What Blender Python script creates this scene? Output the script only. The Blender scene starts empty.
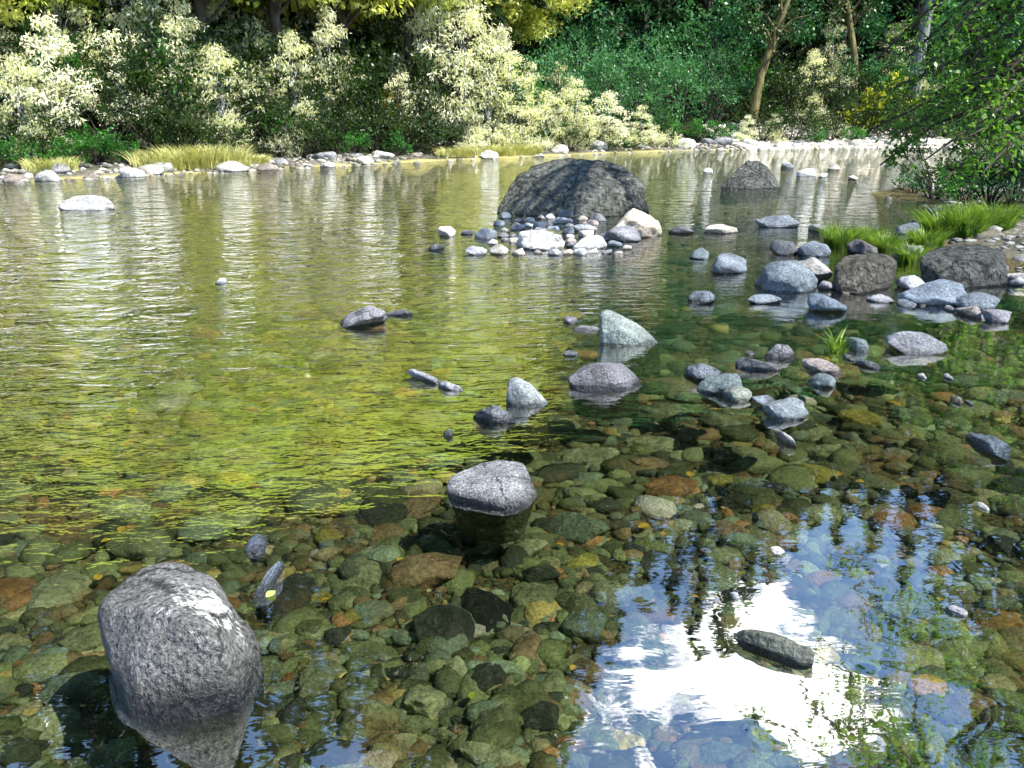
import bpy, math, random
import numpy as np
from mathutils import Vector

rnd = random.Random(7)
rs = np.random.RandomState(11)
S = bpy.context.scene
COL = S.collection
PI = math.pi

# ------------------------------------------------------------------ camera
FP = 850.0
PITCH = math.radians(17.4)
CAMZ = 1.6
cd = bpy.data.cameras.new('camera')
cam = bpy.data.objects.new('camera', cd)
COL.objects.link(cam)
cam.location = (0, 0, CAMZ)
cam.rotation_euler = (PI / 2 - PITCH, 0, 0)
cd.sensor_width = 36
cd.lens = 36 * FP / 1024
cd.clip_start = 0.05
cd.clip_end = 2000
S.camera = cam
SP, CP = math.sin(PITCH), math.cos(PITCH)


def ray(u, v):
    x = (u - 512) / FP
    y = (384 - v) / FP
    return (x, CP + y * SP, -SP + y * CP)


def at_z(u, v, z=0.0):
    d = ray(u, v)
    t = (z - CAMZ) / d[2]
    return (d[0] * t, d[1] * t, z)


def at_y(u, v, Y):
    d = ray(u, v)
    t = Y / d[1]
    return (d[0] * t, Y, CAMZ + d[2] * t)


def proj(P):
    P = np.asarray(P, float)
    x = P[..., 0]; y = P[..., 1]; z = P[..., 2] - CAMZ
    f = y * CP - z * SP
    up = y * SP + z * CP
    return 512 + FP * x / f, 384 - FP * up / f


# ------------------------------------------------------------------ noise
_tab = np.random.RandomState(5).rand(4096)


def vnoise(P, seed=0):
    P = np.asarray(P, float)
    I = np.floor(P).astype(np.int64)
    F = P - I
    F = F * F * (3 - 2 * F)
    r = 0
    for dx in (0, 1):
        for dy in (0, 1):
            for dz in (0, 1):
                h = ((I[:, 0] + dx) * 73856093) ^ ((I[:, 1] + dy) * 19349663) ^ ((I[:, 2] + dz) * 83492791) ^ (seed * 2654435)
                w = (F[:, 0] if dx else 1 - F[:, 0]) * (F[:, 1] if dy else 1 - F[:, 1]) * (F[:, 2] if dz else 1 - F[:, 2])
                r = r + w * _tab[h & 4095]
    return r * 2 - 1


def fbm(P, o=4, seed=0):
    P = np.asarray(P, float)
    r = 0; a = 1.0
    for k in range(o):
        r = r + a * vnoise(P * (2 ** k) + 17.3 * k, seed + k)
        a *= 0.5
    return r


# ------------------------------------------------------------------ mesh helpers
def mesh_np(name, V, F, smooth=True, mats=(), attr=None):
    me = bpy.data.meshes.new(name)
    V = np.asarray(V, np.float32)
    F = np.asarray(F, np.int32)
    n = F.shape[1]
    me.vertices.add(len(V)); me.vertices.foreach_set('co', V.ravel())
    me.loops.add(F.size); me.loops.foreach_set('vertex_index', F.ravel())
    me.polygons.add(len(F))
    me.polygons.foreach_set('loop_start', np.arange(0, F.size, n, dtype=np.int32))
    if smooth:
        me.polygons.foreach_set('use_smooth', np.ones(len(F), bool))
    for m in mats:
        me.materials.append(m)
    if attr is not None:
        for k, (typ, data) in attr.items():
            a = me.attributes.new(k, typ, 'POINT')
            if typ == 'FLOAT':
                a.data.foreach_set('value', np.asarray(data, np.float32).ravel())
            else:
                a.data.foreach_set('color', np.asarray(data, np.float32).ravel())
    me.update(calc_edges=True)
    me.validate()
    return me


def link(name, me, parent=None, loc=None):
    o = bpy.data.objects.new(name, me)
    COL.objects.link(o)
    if parent is not None:
        o.parent = parent
    if loc is not None:
        o.location = loc
    return o


def empty(name, loc=(0, 0, 0), rz=0.0, sc=1.0):
    o = bpy.data.objects.new(name, None)
    COL.objects.link(o)
    o.location = loc
    o.rotation_euler = (0, 0, rz)
    o.scale = (sc, sc, sc) if not hasattr(sc, '__len__') else sc
    o.empty_display_size = 0.2
    return o


def tag(o, label=None, cat=None, group=None, kind=None):
    if label: o['label'] = label
    if cat: o['category'] = cat
    if group: o['group'] = group
    if kind: o['kind'] = kind
    return o


def copy_tree(o, parent=None):
    c = o.copy()
    COL.objects.link(c)
    if parent is not None:
        c.parent = parent
    for ch in [k for k in bpy.data.objects if k.parent == o]:
        copy_tree(ch, c)
    return c


# ------------------------------------------------------------------ materials
def nmat(name):
    m = bpy.data.materials.new(name)
    m.use_nodes = True
    nt = m.node_tree
    nt.nodes.clear()
    return m, nt


def N(nt, t, **kw):
    n = nt.nodes.new(t)
    for k, v in kw.items():
        if k.startswith('_'):
            setattr(n, k[1:], v)
        else:
            n.inputs[k.replace('__', ' ')].default_value = v
    return n


def ramp(nt, fac, stops, interp='LINEAR'):
    r = nt.nodes.new('ShaderNodeValToRGB')
    r.color_ramp.interpolation = interp
    el = r.color_ramp.elements
    while len(el) < len(stops):
        el.new(0.5)
    for e, (p, c) in zip(el, stops):
        e.position = p
        e.color = (c[0], c[1], c[2], 1) if hasattr(c, '__len__') else (c, c, c, 1)
    nt.links.new(fac, r.inputs[0])
    return r.outputs[0]


def mathn(nt, op, a, b=None, clamp=False):
    n = nt.nodes.new('ShaderNodeMath'); n.operation = op; n.use_clamp = clamp
    for i, x in enumerate((a, b)):
        if x is None: continue
        if hasattr(x, 'is_linked') or hasattr(x, 'links'):
            nt.links.new(x, n.inputs[i])
        else:
            n.inputs[i].default_value = x
    return n.outputs[0]


def mixc(nt, fac, a, b, mode='MIX'):
    n = nt.nodes.new('ShaderNodeMix'); n.data_type = 'RGBA'; n.blend_type = mode
    for i, x in ((0, fac), (6, a), (7, b)):
        if hasattr(x, 'links'):
            nt.links.new(x, n.inputs[i])
        elif hasattr(x, '__len__'):
            n.inputs[i].default_value = (x[0], x[1], x[2], 1)
        else:
            n.inputs[i].default_value = x
    return n.outputs[2]


def noise(nt, vec, scale, detail=4, rough=0.55, dist=0.0):
    n = nt.nodes.new('ShaderNodeTexNoise')
    n.inputs['Scale'].default_value = scale
    n.inputs['Detail'].default_value = detail
    n.inputs['Roughness'].default_value = rough
    n.inputs['Distortion'].default_value = dist
    nt.links.new(vec, n.inputs['Vector'])
    return n.outputs[0]


def rock_material(name, base=None, wet_shade_c=0.36, wet_shade_z=0.035, crack=0, rust=False, glint=None, attr=False, speck=0.55, sscale=60.0, algae=True, bump=0.012, gloss=0.45):
    """stone: colour from the object (or given), speckle, blotches, wet band (also painted shade), algae under the waterline, painted sun glint"""
    m, nt = nmat(name)
    L = nt.links
    geo = nt.nodes.new('ShaderNodeNewGeometry')
    pos = geo.outputs['Position']
    if attr:
        a = nt.nodes.new('ShaderNodeAttribute'); a.attribute_name = 'col'
        c0 = a.outputs['Color']
    elif base is not None:
        c = nt.nodes.new('ShaderNodeRGB'); c.outputs[0].default_value = (*base, 1); c0 = c.outputs[0]
    else:
        oi = nt.nodes.new('ShaderNodeObjectInfo'); c0 = oi.outputs['Color']
    big = noise(nt, pos, 5.0, 5, 0.6)
    c1 = mixc(nt, 1.0, c0, ramp(nt, big, [(0.3, 0.55), (0.5, 0.95), (0.7, 1.45)]), 'MULTIPLY')
    fine = noise(nt, pos, sscale, 3, 0.7)
    sp = ramp(nt, fine, [(0.36, 1 - speck * 0.9), (0.47, 0.9), (0.55, 1.05), (0.66, 1 + speck)])
    c2 = mixc(nt, 1.0, c1, sp, 'MULTIPLY')
    if glint:  # sun glint painted on as a pale, noise-edged patch
        sc_, sr_ = glint
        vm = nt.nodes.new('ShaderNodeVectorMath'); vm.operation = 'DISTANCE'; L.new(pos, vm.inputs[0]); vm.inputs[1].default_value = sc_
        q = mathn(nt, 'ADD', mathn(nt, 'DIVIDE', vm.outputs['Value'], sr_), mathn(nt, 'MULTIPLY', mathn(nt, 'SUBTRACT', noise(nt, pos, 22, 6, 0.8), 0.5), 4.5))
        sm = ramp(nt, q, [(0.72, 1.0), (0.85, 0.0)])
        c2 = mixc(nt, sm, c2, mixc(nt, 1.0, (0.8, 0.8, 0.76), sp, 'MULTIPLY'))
    sep = nt.nodes.new('ShaderNodeSeparateXYZ'); L.new(pos, sep.inputs[0])
    z = sep.outputs[2]
    if crack:
        vo = nt.nodes.new('ShaderNodeTexVoronoi'); vo.feature = 'DISTANCE_TO_EDGE'; vo.inputs['Scale'].default_value = crack
        wv = nt.nodes.new('ShaderNodeVectorMath'); wv.operation = 'ADD'; L.new(pos, wv.inputs[0])
        nc = nt.nodes.new('ShaderNodeTexNoise'); nc.inputs['Scale'].default_value = crack * 1.7; nc.inputs['Detail'].default_value = 5; L.new(pos, nc.inputs['Vector'])
        ms = nt.nodes.new('ShaderNodeVectorMath'); ms.operation = 'SCALE'; ms.inputs['Scale'].default_value = 0.9 / crack; L.new(nc.outputs['Color'], ms.inputs[0]); L.new(ms.outputs[0], wv.inputs[1])
        L.new(wv.outputs[0], vo.inputs['Vector'])
        ck = mathn(nt, 'MULTIPLY', ramp(nt, vo.outputs['Distance'], [(0.0, 1.0), (0.035, 0.0)]), ramp(nt, big, [(0.36, 0.0), (0.44, 1.0)]))
        c2 = mixc(nt, ck, c2, mixc(nt, 1.0, c2, (0.12, 0.12, 0.12), 'MULTIPLY'))
    if rust:
        rp = ramp(nt, noise(nt, pos, 1.7, 5, 0.65), [(0.55, 0.0), (0.68, 0.7)])
        c2 = mixc(nt, rp, c2, mixc(nt, 1.0, (0.26, 0.16, 0.06), sp, 'MULTIPLY'))
    wob = mathn(nt, 'MULTIPLY', mathn(nt, 'SUBTRACT', big, 0.5), 0.05)
    zz = mathn(nt, 'ADD', z, wob)
    col = c2
    rough = None
    if algae:
        wet = nt.nodes.new('ShaderNodeMapRange'); wet.inputs[1].default_value = wet_shade_z; wet.inputs[2].default_value = wet_shade_z * 0.35  # mask of the wet band, also of the painted shade
        L.new(zz, wet.inputs[0])
        dark = mixc(nt, 1.0, c2, (wet_shade_c, wet_shade_c, wet_shade_c * 0.95), 'MULTIPLY')  # damp stone; stronger settings also paint shade above the waterline
        col = mixc(nt, wet.outputs[0], c2, dark)
        uw = nt.nodes.new('ShaderNodeMapRange'); uw.inputs[1].default_value = 0.0; uw.inputs[2].default_value = -0.06
        L.new(zz, uw.inputs[0])
        al = mixc(nt, big, (0.035, 0.045, 0.018), (0.12, 0.14, 0.05))
        al2 = mixc(nt, 1.0, al, sp, 'MULTIPLY')
        col = mixc(nt, mathn(nt, 'MULTIPLY', uw.outputs[0], 0.85), col, al2)
        r = nt.nodes.new('ShaderNodeMapRange'); r.inputs[3].default_value = 0.75; r.inputs[4].default_value = 0.18
        L.new(wet.outputs[0], r.inputs[0])
        rough = r.outputs[0]
    h = mathn(nt, 'ADD', mathn(nt, 'MULTIPLY', noise(nt, pos, 14, 6, 0.65), 1.0), mathn(nt, 'MULTIPLY', fine, 0.25))
    b = nt.nodes.new('ShaderNodeBump'); b.inputs['Strength'].default_value = 1.0; b.inputs['Distance'].default_value = bump * 3
    L.new(h, b.inputs['Height'])
    p = nt.nodes.new('ShaderNodeBsdfPrincipled')
    L.new(col, p.inputs['Base Color']); L.new(b.outputs[0], p.inputs['Normal'])
    if rough is not None: L.new(rough, p.inputs['Roughness'])
    else: p.inputs['Roughness'].default_value = 0.7
    p.inputs['Specular IOR Level'].default_value = gloss
    o = nt.nodes.new('ShaderNodeOutputMaterial'); L.new(p.outputs[0], o.inputs[0])
    return m


def leaf_material(name, c_dark, c_light, nscale=1.2, trans=0.35, gloss=0.4):
    m, nt = nmat(name)
    L = nt.links
    tc = nt.nodes.new('ShaderNodeNewGeometry')
    pos = tc.outputs['Position']
    a = noise(nt, pos, nscale, 2, 0.5)
    b = noise(nt, pos, 9.0, 1, 0.5)
    mm = mathn(nt, 'ADD', mathn(nt, 'MULTIPLY', a, 0.65), mathn(nt, 'MULTIPLY', b, 0.35))
    mid = tuple((x + y) / 2 for x, y in zip(c_dark, c_light))
    col = ramp(nt, mm, [(0.36, c_dark), (0.5, mid), (0.62, c_light)])
    p = nt.nodes.new('ShaderNodeBsdfPrincipled'); L.new(col, p.inputs['Base Color'])
    p.inputs['Roughness'].default_value = 0.4
    p.inputs['Specular IOR Level'].default_value = gloss
    t = nt.nodes.new('ShaderNodeBsdfTranslucent')
    tcn = mixc(nt, 1.0, col, (1.25, 1.3, 0.6), 'MULTIPLY')
    L.new(tcn, t.inputs[0])
    mx = nt.nodes.new('ShaderNodeMixShader'); mx.inputs[0].default_value = trans
    L.new(p.outputs[0], mx.inputs[1]); L.new(t.outputs[0], mx.inputs[2])
    o = nt.nodes.new('ShaderNodeOutputMaterial'); L.new(mx.outputs[0], o.inputs[0])
    return m


def bark_material(name, ca, cb, scale=6.0):
    m, nt = nmat(name)
    L = nt.links
    g = nt.nodes.new('ShaderNodeNewGeometry')
    mp = nt.nodes.new('ShaderNodeMapping'); mp.inputs['Scale'].default_value = (1, 1, 0.25)
    L.new(g.outputs['Position'], mp.inputs[0])
    a = noise(nt, mp.outputs[0], scale, 6, 0.7)
    col = ramp(nt, a, [(0.35, ca), (0.62, cb)])
    b = nt.nodes.new('ShaderNodeBump'); b.inputs['Distance'].default_value = 0.05
    L.new(a, b.inputs['Height'])
    p = nt.nodes.new('ShaderNodeBsdfPrincipled'); L.new(col, p.inputs['Base Color']); L.new(b.outputs[0], p.inputs['Normal'])
    p.inputs['Roughness'].default_value = 0.85
    o = nt.nodes.new('ShaderNodeOutputMaterial'); L.new(p.outputs[0], o.inputs[0])
    return m


M_ROCK = rock_material('river_stone', speck=0.6, sscale=55)
M_GRANITE = rock_material('speckled_granite', crack=3.5, wet_shade_z=0.05, wet_shade_c=0.22, speck=0.95, sscale=95, bump=0.02)  # wet band raised and deepened to paint the shaded sides
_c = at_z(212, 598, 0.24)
M_GLINT = rock_material('sun_glint_granite', wet_shade_z=0.12, wet_shade_c=0.16, crack=2.6, glint=(_c, 0.115), speck=0.95, sscale=75, bump=0.02)  # painted sun glint; tall wet band also paints the shaded front
M_BIG = rock_material('lichen_boulder_stone', crack=0.9, speck=0.95, sscale=14.0, bump=0.06)
M_FAR = rock_material('shore_stone', speck=0.3, sscale=20, bump=0.01)
M_BED = rock_material('algae_stone', rust=True, speck=0.45, sscale=45, algae=False, gloss=0.2)
M_PEB = rock_material('pebble_stone', rust=True, attr=True, speck=0.35, sscale=70, algae=False, gloss=0.2)

LEAF = {
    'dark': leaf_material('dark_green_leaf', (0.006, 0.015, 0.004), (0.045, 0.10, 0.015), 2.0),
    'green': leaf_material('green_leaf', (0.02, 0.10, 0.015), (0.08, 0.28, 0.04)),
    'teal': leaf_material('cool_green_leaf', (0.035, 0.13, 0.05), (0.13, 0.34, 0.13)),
    'pale': leaf_material('sunlit_white_leaf', (0.92, 0.89, 0.62), (0.97, 0.97, 0.84), 3.0, 0.40),  # overexposed sunlit foliage, its brightness put into the leaf colour
    'straw': leaf_material('straw_grass_blade', (0.40, 0.40, 0.10), (0.80, 0.76, 0.34), 4.0, 0.25),
    'gold': leaf_material('golden_maple_leaf', (0.52, 0.54, 0.10), (0.93, 0.93, 0.38), 0.6, 0.45),
    'lime': leaf_material('lime_maple_leaf', (0.42, 0.52, 0.07), (0.84, 0.93, 0.26), 0.6, 0.45),
    'moss': leaf_material('hanging_moss', (0.09, 0.08, 0.01), (0.26, 0.22, 0.03), 3.0, 0.3, 0.1),
    'needle': leaf_material('conifer_needle', (0.008, 0.02, 0.008), (0.03, 0.06, 0.02), 1.0, 0.15, 0.2),
    'grass': leaf_material('grass_blade', (0.06, 0.16, 0.015), (0.30, 0.42, 0.06), 8.0, 0.35),
    'bright': leaf_material('yellow_green_leaf', (0.22, 0.32, 0.02), (0.65, 0.62, 0.06), 3.0, 0.4),
}
BARK = bark_material('dark_bark', (0.02, 0.016, 0.012), (0.10, 0.08, 0.06))
BARK_MOSS = bark_material('mossy_bark', (0.05, 0.045, 0.015), (0.26, 0.22, 0.08))
BARK_GREY = bark_material('grey_bark', (0.08, 0.09, 0.09), (0.25, 0.27, 0.27))


# ------------------------------------------------------------------ land and river
PLW = [(-60, 2), (-40, 8), (-24, 15), (-14.5, 21.5), (-11, 25), (-8, 28.5), (-4, 33), (0, 37), (4, 41), (9, 45), (16, 48), (26, 50), (45, 54)]
PRW = [(45, 40), (24, 30), (13, 23.5), (8.8, 19), (7.0, 15), (5.6, 11.5), (5.4, 9.0), (6.0, 6.5), (5.5, 3.5), (3.6, 1.3), (1.5, 0.7), (-2, 0.6), (-8, 0.4), (-20, -3), (-60, -12)]
POLY = np.array(PLW + PRW, float)


def sdist(X, Y):
    """positive inside the river"""
    d = np.full(X.shape, 1e9)
    inside = np.zeros(X.shape, bool)
    n = len(POLY)
    for i in range(n):
        ax, ay = POLY[i]; bx, by = POLY[(i + 1) % n]
        ex, ey = bx - ax, by - ay
        t = np.clip(((X - ax) * ex + (Y - ay) * ey) / (ex * ex + ey * ey), 0, 1)
        d = np.minimum(d, np.hypot(X - ax - t * ex, Y - ay - t * ey))
        c = (ay > Y) != (by > Y)
        with np.errstate(divide='ignore', invalid='ignore'):
            xi = (bx - ax) * (Y - ay) / (by - ay + 1e-12) + ax
        inside ^= c & (X < xi)
    return np.where(inside, d, -d)


def sstep(a, b, x):
    t = np.clip((x - a) / (b - a), 0, 1)
    return t * t * (3 - 2 * t)


BARS = [(0.45, 12.6, 1.35, 0.75, 0.43), (5.2, 8.6, 0.9, 1.2, 0.25), (4.2, 10.3, 1.4, 1.0, 0.22), (7.5, 19.5, 2.0, 1.5, 0.3)]


def height(X, Y):
    X = np.asarray(X, float); Y = np.asarray(Y, float)
    P = np.stack([X * 0.6, Y * 0.6, X * 0], -1).reshape(-1, 3)
    P2 = np.stack([X * 3.5, Y * 3.5, X * 0], -1).reshape(-1, 3)
    w = fbm(P, 3, 3).reshape(X.shape)
    w2 = fbm(P2, 3, 9).reshape(X.shape)
    d = sdist(X, Y) + 0.35 * w
    bed = -(0.34 * (1 - np.exp(-np.maximum(d, 0) / 0.45)) + 0.015 * np.clip(d, 0, 14)) + 0.03 * w2 + 0.04 * w
    for (bx, by, sx, sy, hh) in BARS:
        bed = bed + hh * np.exp(-((X - bx) / sx) ** 2 - ((Y - by) / sy) ** 2)
    e = np.maximum(-d, 0)
    left = sstep(0, 3, (Y - (24 + 0.5 * X)))   # far / left bank side
    slope = 0.10 * np.minimum(e, 2.5) + np.clip(e - 2.5, 0, 40) * (0.07 + 0.5 * left)
    land = 0.02 + slope + 0.05 * w2 * np.minimum(e, 1) + 0.25 * w * np.clip(e - 2, 0, 4) / 4
    k = sstep(-0.15, 0.15, -d)
    return bed * (1 - k) + land * k


def build_ground():
    xs = np.concatenate([np.linspace(-90, -14, 70)[:-1], np.linspace(-14, -5, 50)[:-1], np.linspace(-5, 7, 200)[:-1], np.linspace(7, 16, 50)[:-1], np.linspace(16, 90, 60)])
    ys = np.concatenate([np.linspace(-40, 0, 25)[:-1], np.linspace(0, 9, 170)[:-1], np.linspace(9, 20, 110)[:-1], np.linspace(20, 50, 110)[:-1], np.linspace(50, 130, 45)])
    X, Y = np.meshgrid(xs, ys)
    Z = height(X, Y)
    V = np.stack([X.ravel(), Y.ravel(), Z.ravel()], -1)
    nx, ny = len(xs), len(ys)
    I = (np.arange(ny - 1)[:, None] * nx + np.arange(nx - 1)[None, :]).ravel()
    F = np.stack([I, I + 1, I + nx + 1, I + nx], -1)
    m, nt = nmat('riverbed_and_bank_soil')
    L = nt.links
    at = nt.nodes.new('ShaderNodeAttribute'); at.attribute_name = 'shore'
    g = nt.nodes.new('ShaderNodeNewGeometry'); pos = g.outputs['Position']
    n1 = noise(nt, pos, 3.0, 6, 0.65); n2 = noise(nt, pos, 40, 4, 0.7)
    bedc = ramp(nt, n2, [(0.35, (0.03, 0.03, 0.014)), (0.5, (0.12, 0.11, 0.05)), (0.6, (0.20, 0.16, 0.07)), (0.7, (0.32, 0.22, 0.09))])
    grav = ramp(nt, noise(nt, pos, 14, 4, 0.7), [(0.35, (0.10, 0.10, 0.09)), (0.5, (0.22, 0.21, 0.17)), (0.65, (0.42, 0.40, 0.34))])
    soil = ramp(nt, n1, [(0.35, (0.012, 0.012, 0.006)), (0.6, (0.03, 0.045, 0.015)), (0.75, (0.05, 0.09, 0.02))])
    s = at.outputs['Fac']
    sp_ = nt.nodes.new('ShaderNodeSeparateXYZ'); L.new(pos, sp_.inputs[0])
    sd_ = mathn(nt, 'SUBTRACT', sp_.outputs[1], mathn(nt, 'MULTIPLY', sp_.outputs[0], 1.6))
    sand_glow = nt.nodes.new('ShaderNodeMapRange'); sand_glow.inputs[1].default_value = 8.0; sand_glow.inputs[2].default_value = 13.0
    L.new(mathn(nt, 'ADD', sd_, mathn(nt, 'MULTIPLY', n1, 5.0)), sand_glow.inputs[0])
    bedc = mixc(nt, sand_glow.outputs[0], bedc, mixc(nt, n2, (0.34, 0.30, 0.11), (0.60, 0.54, 0.24)))  # sandy bed, yellowed to paint in the glow of reflected sunlit trees
    grav = mixc(nt, ramp(nt, noise(nt, pos, 0.25, 2, 0.5), [(0.45, 0.0), (0.6, 1.0)]), mixc(nt, 1.0, grav, (0.3, 0.3, 0.2), 'MULTIPLY'), grav)
    c = mixc(nt, mathn(nt, 'MULTIPLY', mathn(nt, 'ADD', s, 0.0), 2.0, True), bedc, grav)
    r2 = nt.nodes.new('ShaderNodeMapRange'); r2.inputs[1].default_value = 1.8; r2.inputs[2].default_value = 3.2
    L.new(mathn(nt, 'ADD', s, mathn(nt, 'MULTIPLY', n1, 0.8)), r2.inputs[0])
    c = mixc(nt, r2.outputs[0], c, soil)
    b = nt.nodes.new('ShaderNodeBump'); b.inputs['Distance'].default_value = 0.04; L.new(n2, b.inputs['Height'])
    p = nt.nodes.new('ShaderNodeBsdfPrincipled'); L.new(c, p.inputs['Base Color']); L.new(b.outputs[0], p.inputs['Normal']); p.inputs['Roughness'].default_value = 0.9
    p.inputs['Specular IOR Level'].default_value = 0.15
    o = nt.nodes.new('ShaderNodeOutputMaterial'); L.new(p.outputs[0], o.inputs[0])
    me = mesh_np('ground', V, F, True, [m], {'shore': ('FLOAT', np.clip(-sdist(X, Y).ravel(), 0, 6))})
    tag(link('ground', me), kind='structure')


build_ground()


def build_water():
    m, nt = nmat('clear_river_water')
    L = nt.links
    g = nt.nodes.new('ShaderNodeNewGeometry'); pos = g.outputs['Position']
    sep = nt.nodes.new('ShaderNodeSeparateXYZ'); L.new(pos, sep.inputs[0])
    # the pool near the shore is calm, the current further out is choppy
    wob = mathn(nt, 'MULTIPLY', mathn(nt, 'SUBTRACT', noise(nt, pos, 0.35, 3, 0.5), 0.5), 4.0)
    dd = mathn(nt, 'ADD', mathn(nt, 'SUBTRACT', sep.outputs[1], mathn(nt, 'MULTIPLY', sep.outputs[0], 1.1)), wob)
    chop = nt.nodes.new('ShaderNodeMapRange'); chop.inputs[1].default_value = 3.2; chop.inputs[2].default_value = 10.0
    chop.inputs[3].default_value = 0.008; chop.inputs[4].default_value = 1.0
    L.new(dd, chop.inputs[0])
    mp = nt.nodes.new('ShaderNodeMapping'); mp.inputs['Scale'].default_value = (0.55, 1.0, 1.0); mp.inputs['Rotation'].default_value = (0, 0, -0.15)
    L.new(pos, mp.inputs[0])
    w1 = noise(nt, mp.outputs[0], 2.6, 1, 0.5, 0.8)
    w2 = noise(nt, mp.outputs[0], 9.0, 3, 0.55, 0.4)
    w3 = noise(nt, mp.outputs[0], 26.0, 2, 0.5)
    mp2 = nt.nodes.new('ShaderNodeMapping'); mp2.inputs['Scale'].default_value = (0.8, 1.0, 1.0); mp2.inputs['Rotation'].default_value = (0, 0, 0.1)
    L.new(pos, mp2.inputs[0])
    w0 = noise(nt, mp2.outputs[0], 2.6, 3, 0.6, 0.5)
    farm = nt.nodes.new('ShaderNodeMapRange'); farm.inputs[1].default_value = 6.0; farm.inputs[2].default_value = 16.0
    L.new(dd, farm.inputs[0])
    nearm = mathn(nt, 'SUBTRACT', 1.0, mathn(nt, 'MULTIPLY', farm.outputs[0], 0.75))
    chopped = mathn(nt, 'MULTIPLY', chop.outputs[0], mathn(nt, 'MULTIPLY', nearm, mathn(nt, 'ADD', mathn(nt, 'MULTIPLY', w2, 0.030), mathn(nt, 'MULTIPLY', w3, 0.006))))
    chopped = mathn(nt, 'ADD', chopped, mathn(nt, 'MULTIPLY', farm.outputs[0], mathn(nt, 'MULTIPLY', w0, 0.115)))
    calm = mathn(nt, 'ADD', mathn(nt, 'MULTIPLY', w1, 0.0045), mathn(nt, 'MULTIPLY', w2, 0.0003))
    h = mathn(nt, 'ADD', chopped, calm)
    b = nt.nodes.new('ShaderNodeBump'); b.inputs['Distance'].default_value = 1.0; b.inputs['Strength'].default_value = 1.0
    L.new(h, b.inputs['Height'])
    fr = nt.nodes.new('ShaderNodeFresnel'); fr.inputs[0].default_value = 1.33; L.new(b.outputs[0], fr.inputs[1])
    k = nt.nodes.new('ShaderNodeMapRange'); k.inputs[1].default_value = 0.02; k.inputs[2].default_value = 0.5
    k.inputs[3].default_value = REFL_MIN; k.inputs[4].default_value = 0.95
    L.new(fr.outputs[0], k.inputs[0])
    gl = nt.nodes.new('ShaderNodeBsdfGlossy'); gl.inputs['Roughness'].default_value = 0.012; L.new(b.outputs[0], gl.inputs['Normal'])
    gl.inputs['Color'].default_value = (1, 1, 1, 1)
    tr = nt.nodes.new('ShaderNodeBsdfTransparent'); tr.inputs[0].default_value = (0.92, 0.955, 0.86, 1)
    mx = nt.nodes.new('ShaderNodeMixShader'); L.new(k.outputs[0], mx.inputs[0]); L.new(tr.outputs[0], mx.inputs[1]); L.new(gl.outputs[0], mx.inputs[2])
    o = nt.nodes.new('ShaderNodeOutputMaterial'); L.new(mx.outputs[0], o.inputs[0])
    V = [(-88, -38, 0), (88, -38, 0), (88, 75, 0), (-88, 75, 0)]
    # sheet follows the river outline, a little wider so that the banks cut it
    c = POLY.mean(0)
    P = POLY.copy()
    n = len(P)
    out = []
    for i in range(n):
        a = P[i - 1]; q = P[(i + 1) % n]
        t = q - a; t /= np.hypot(*t)
        out.append((P[i][0] - t[1] * -1.6, P[i][1] - t[0] * 1.6, 0))
    # orientation check: offset points must lie outside
    o2 = np.array(out)
    if sdist(o2[:, 0], o2[:, 1]).mean() > 0:
        o2 = np.array([(2 * P[i][0] - out[i][0], 2 * P[i][1] - out[i][1], 0) for i in range(n)])
    me = bpy.data.meshes.new('river_water')
    me.from_pydata([tuple(v) for v in o2], [], [list(range(n))])
    me.materials.append(m)
    me.update()
    if me.polygons[0].normal.z < 0:
        me.flip_normals()
    tag(link('river_water', me), kind='structure')


REFL_MIN = 0.41
build_water()


# ------------------------------------------------------------------ stones
def ico(sub):
    import bmesh
    bm = bmesh.new()
    bmesh.ops.create_icosphere(bm, subdivisions=sub, radius=1)
    V = np.array([v.co[:] for v in bm.verts])
    F = np.array([[v.index for v in f.verts] for f in bm.faces])
    bm.free()
    return V, F


ICO = {k: ico(k) for k in (1, 2, 3, 4, 5, 6)}


def stone_shape(seed, sub=4, facets=7, sharp=0.85, rough=0.10, lump=0.12):
    V, F = ICO[sub]
    V = V.copy()
    r = np.random.RandomState(seed)
    V += V * (lump * vnoise(V * 1.2 + seed * 3.1, seed))[:, None]
    for _ in range(facets):
        n = r.normal(size=3); n /= np.linalg.norm(n)
        d = r.uniform(0.5, 0.85)
        e = np.maximum(V @ n - d, 0)
        V -= (e * sharp)[:, None] * n
    V += V * (rough * fbm(V * 2.6 + seed, 4, seed))[:, None]
    mn, mx = V.min(0), V.max(0)
    V = (V - (mn + mx) / 2) / ((mx - mn) / 2)
    return V, F


stones = []      # dicts for labelling


def rotz(V, a):
    c, s = math.cos(a), math.sin(a)
    R = np.array([[c, -s, 0], [s, c, 0], [0, 0, 1]])
    return V @ R.T


def finish_stone(name, V, F, mat, col, noun, state, cw, land=None, label=None, group=None, cat='stone', big=0):
    c = V.mean(0)
    zl = V[:, 2].min()
    base = np.array([c[0], c[1], c[2]])
    me = mesh_np(name, V - base, F, True, [mat])
    o = link(name, me, None, tuple(base))
    o.color = (*col, 1)
    u, v = proj(base)
    stones.append(dict(o=o, u=float(u), v=float(v), cw=cw, noun=noun, state=state, land=land, label=label, group=group, cat=cat))
    return o


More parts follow.
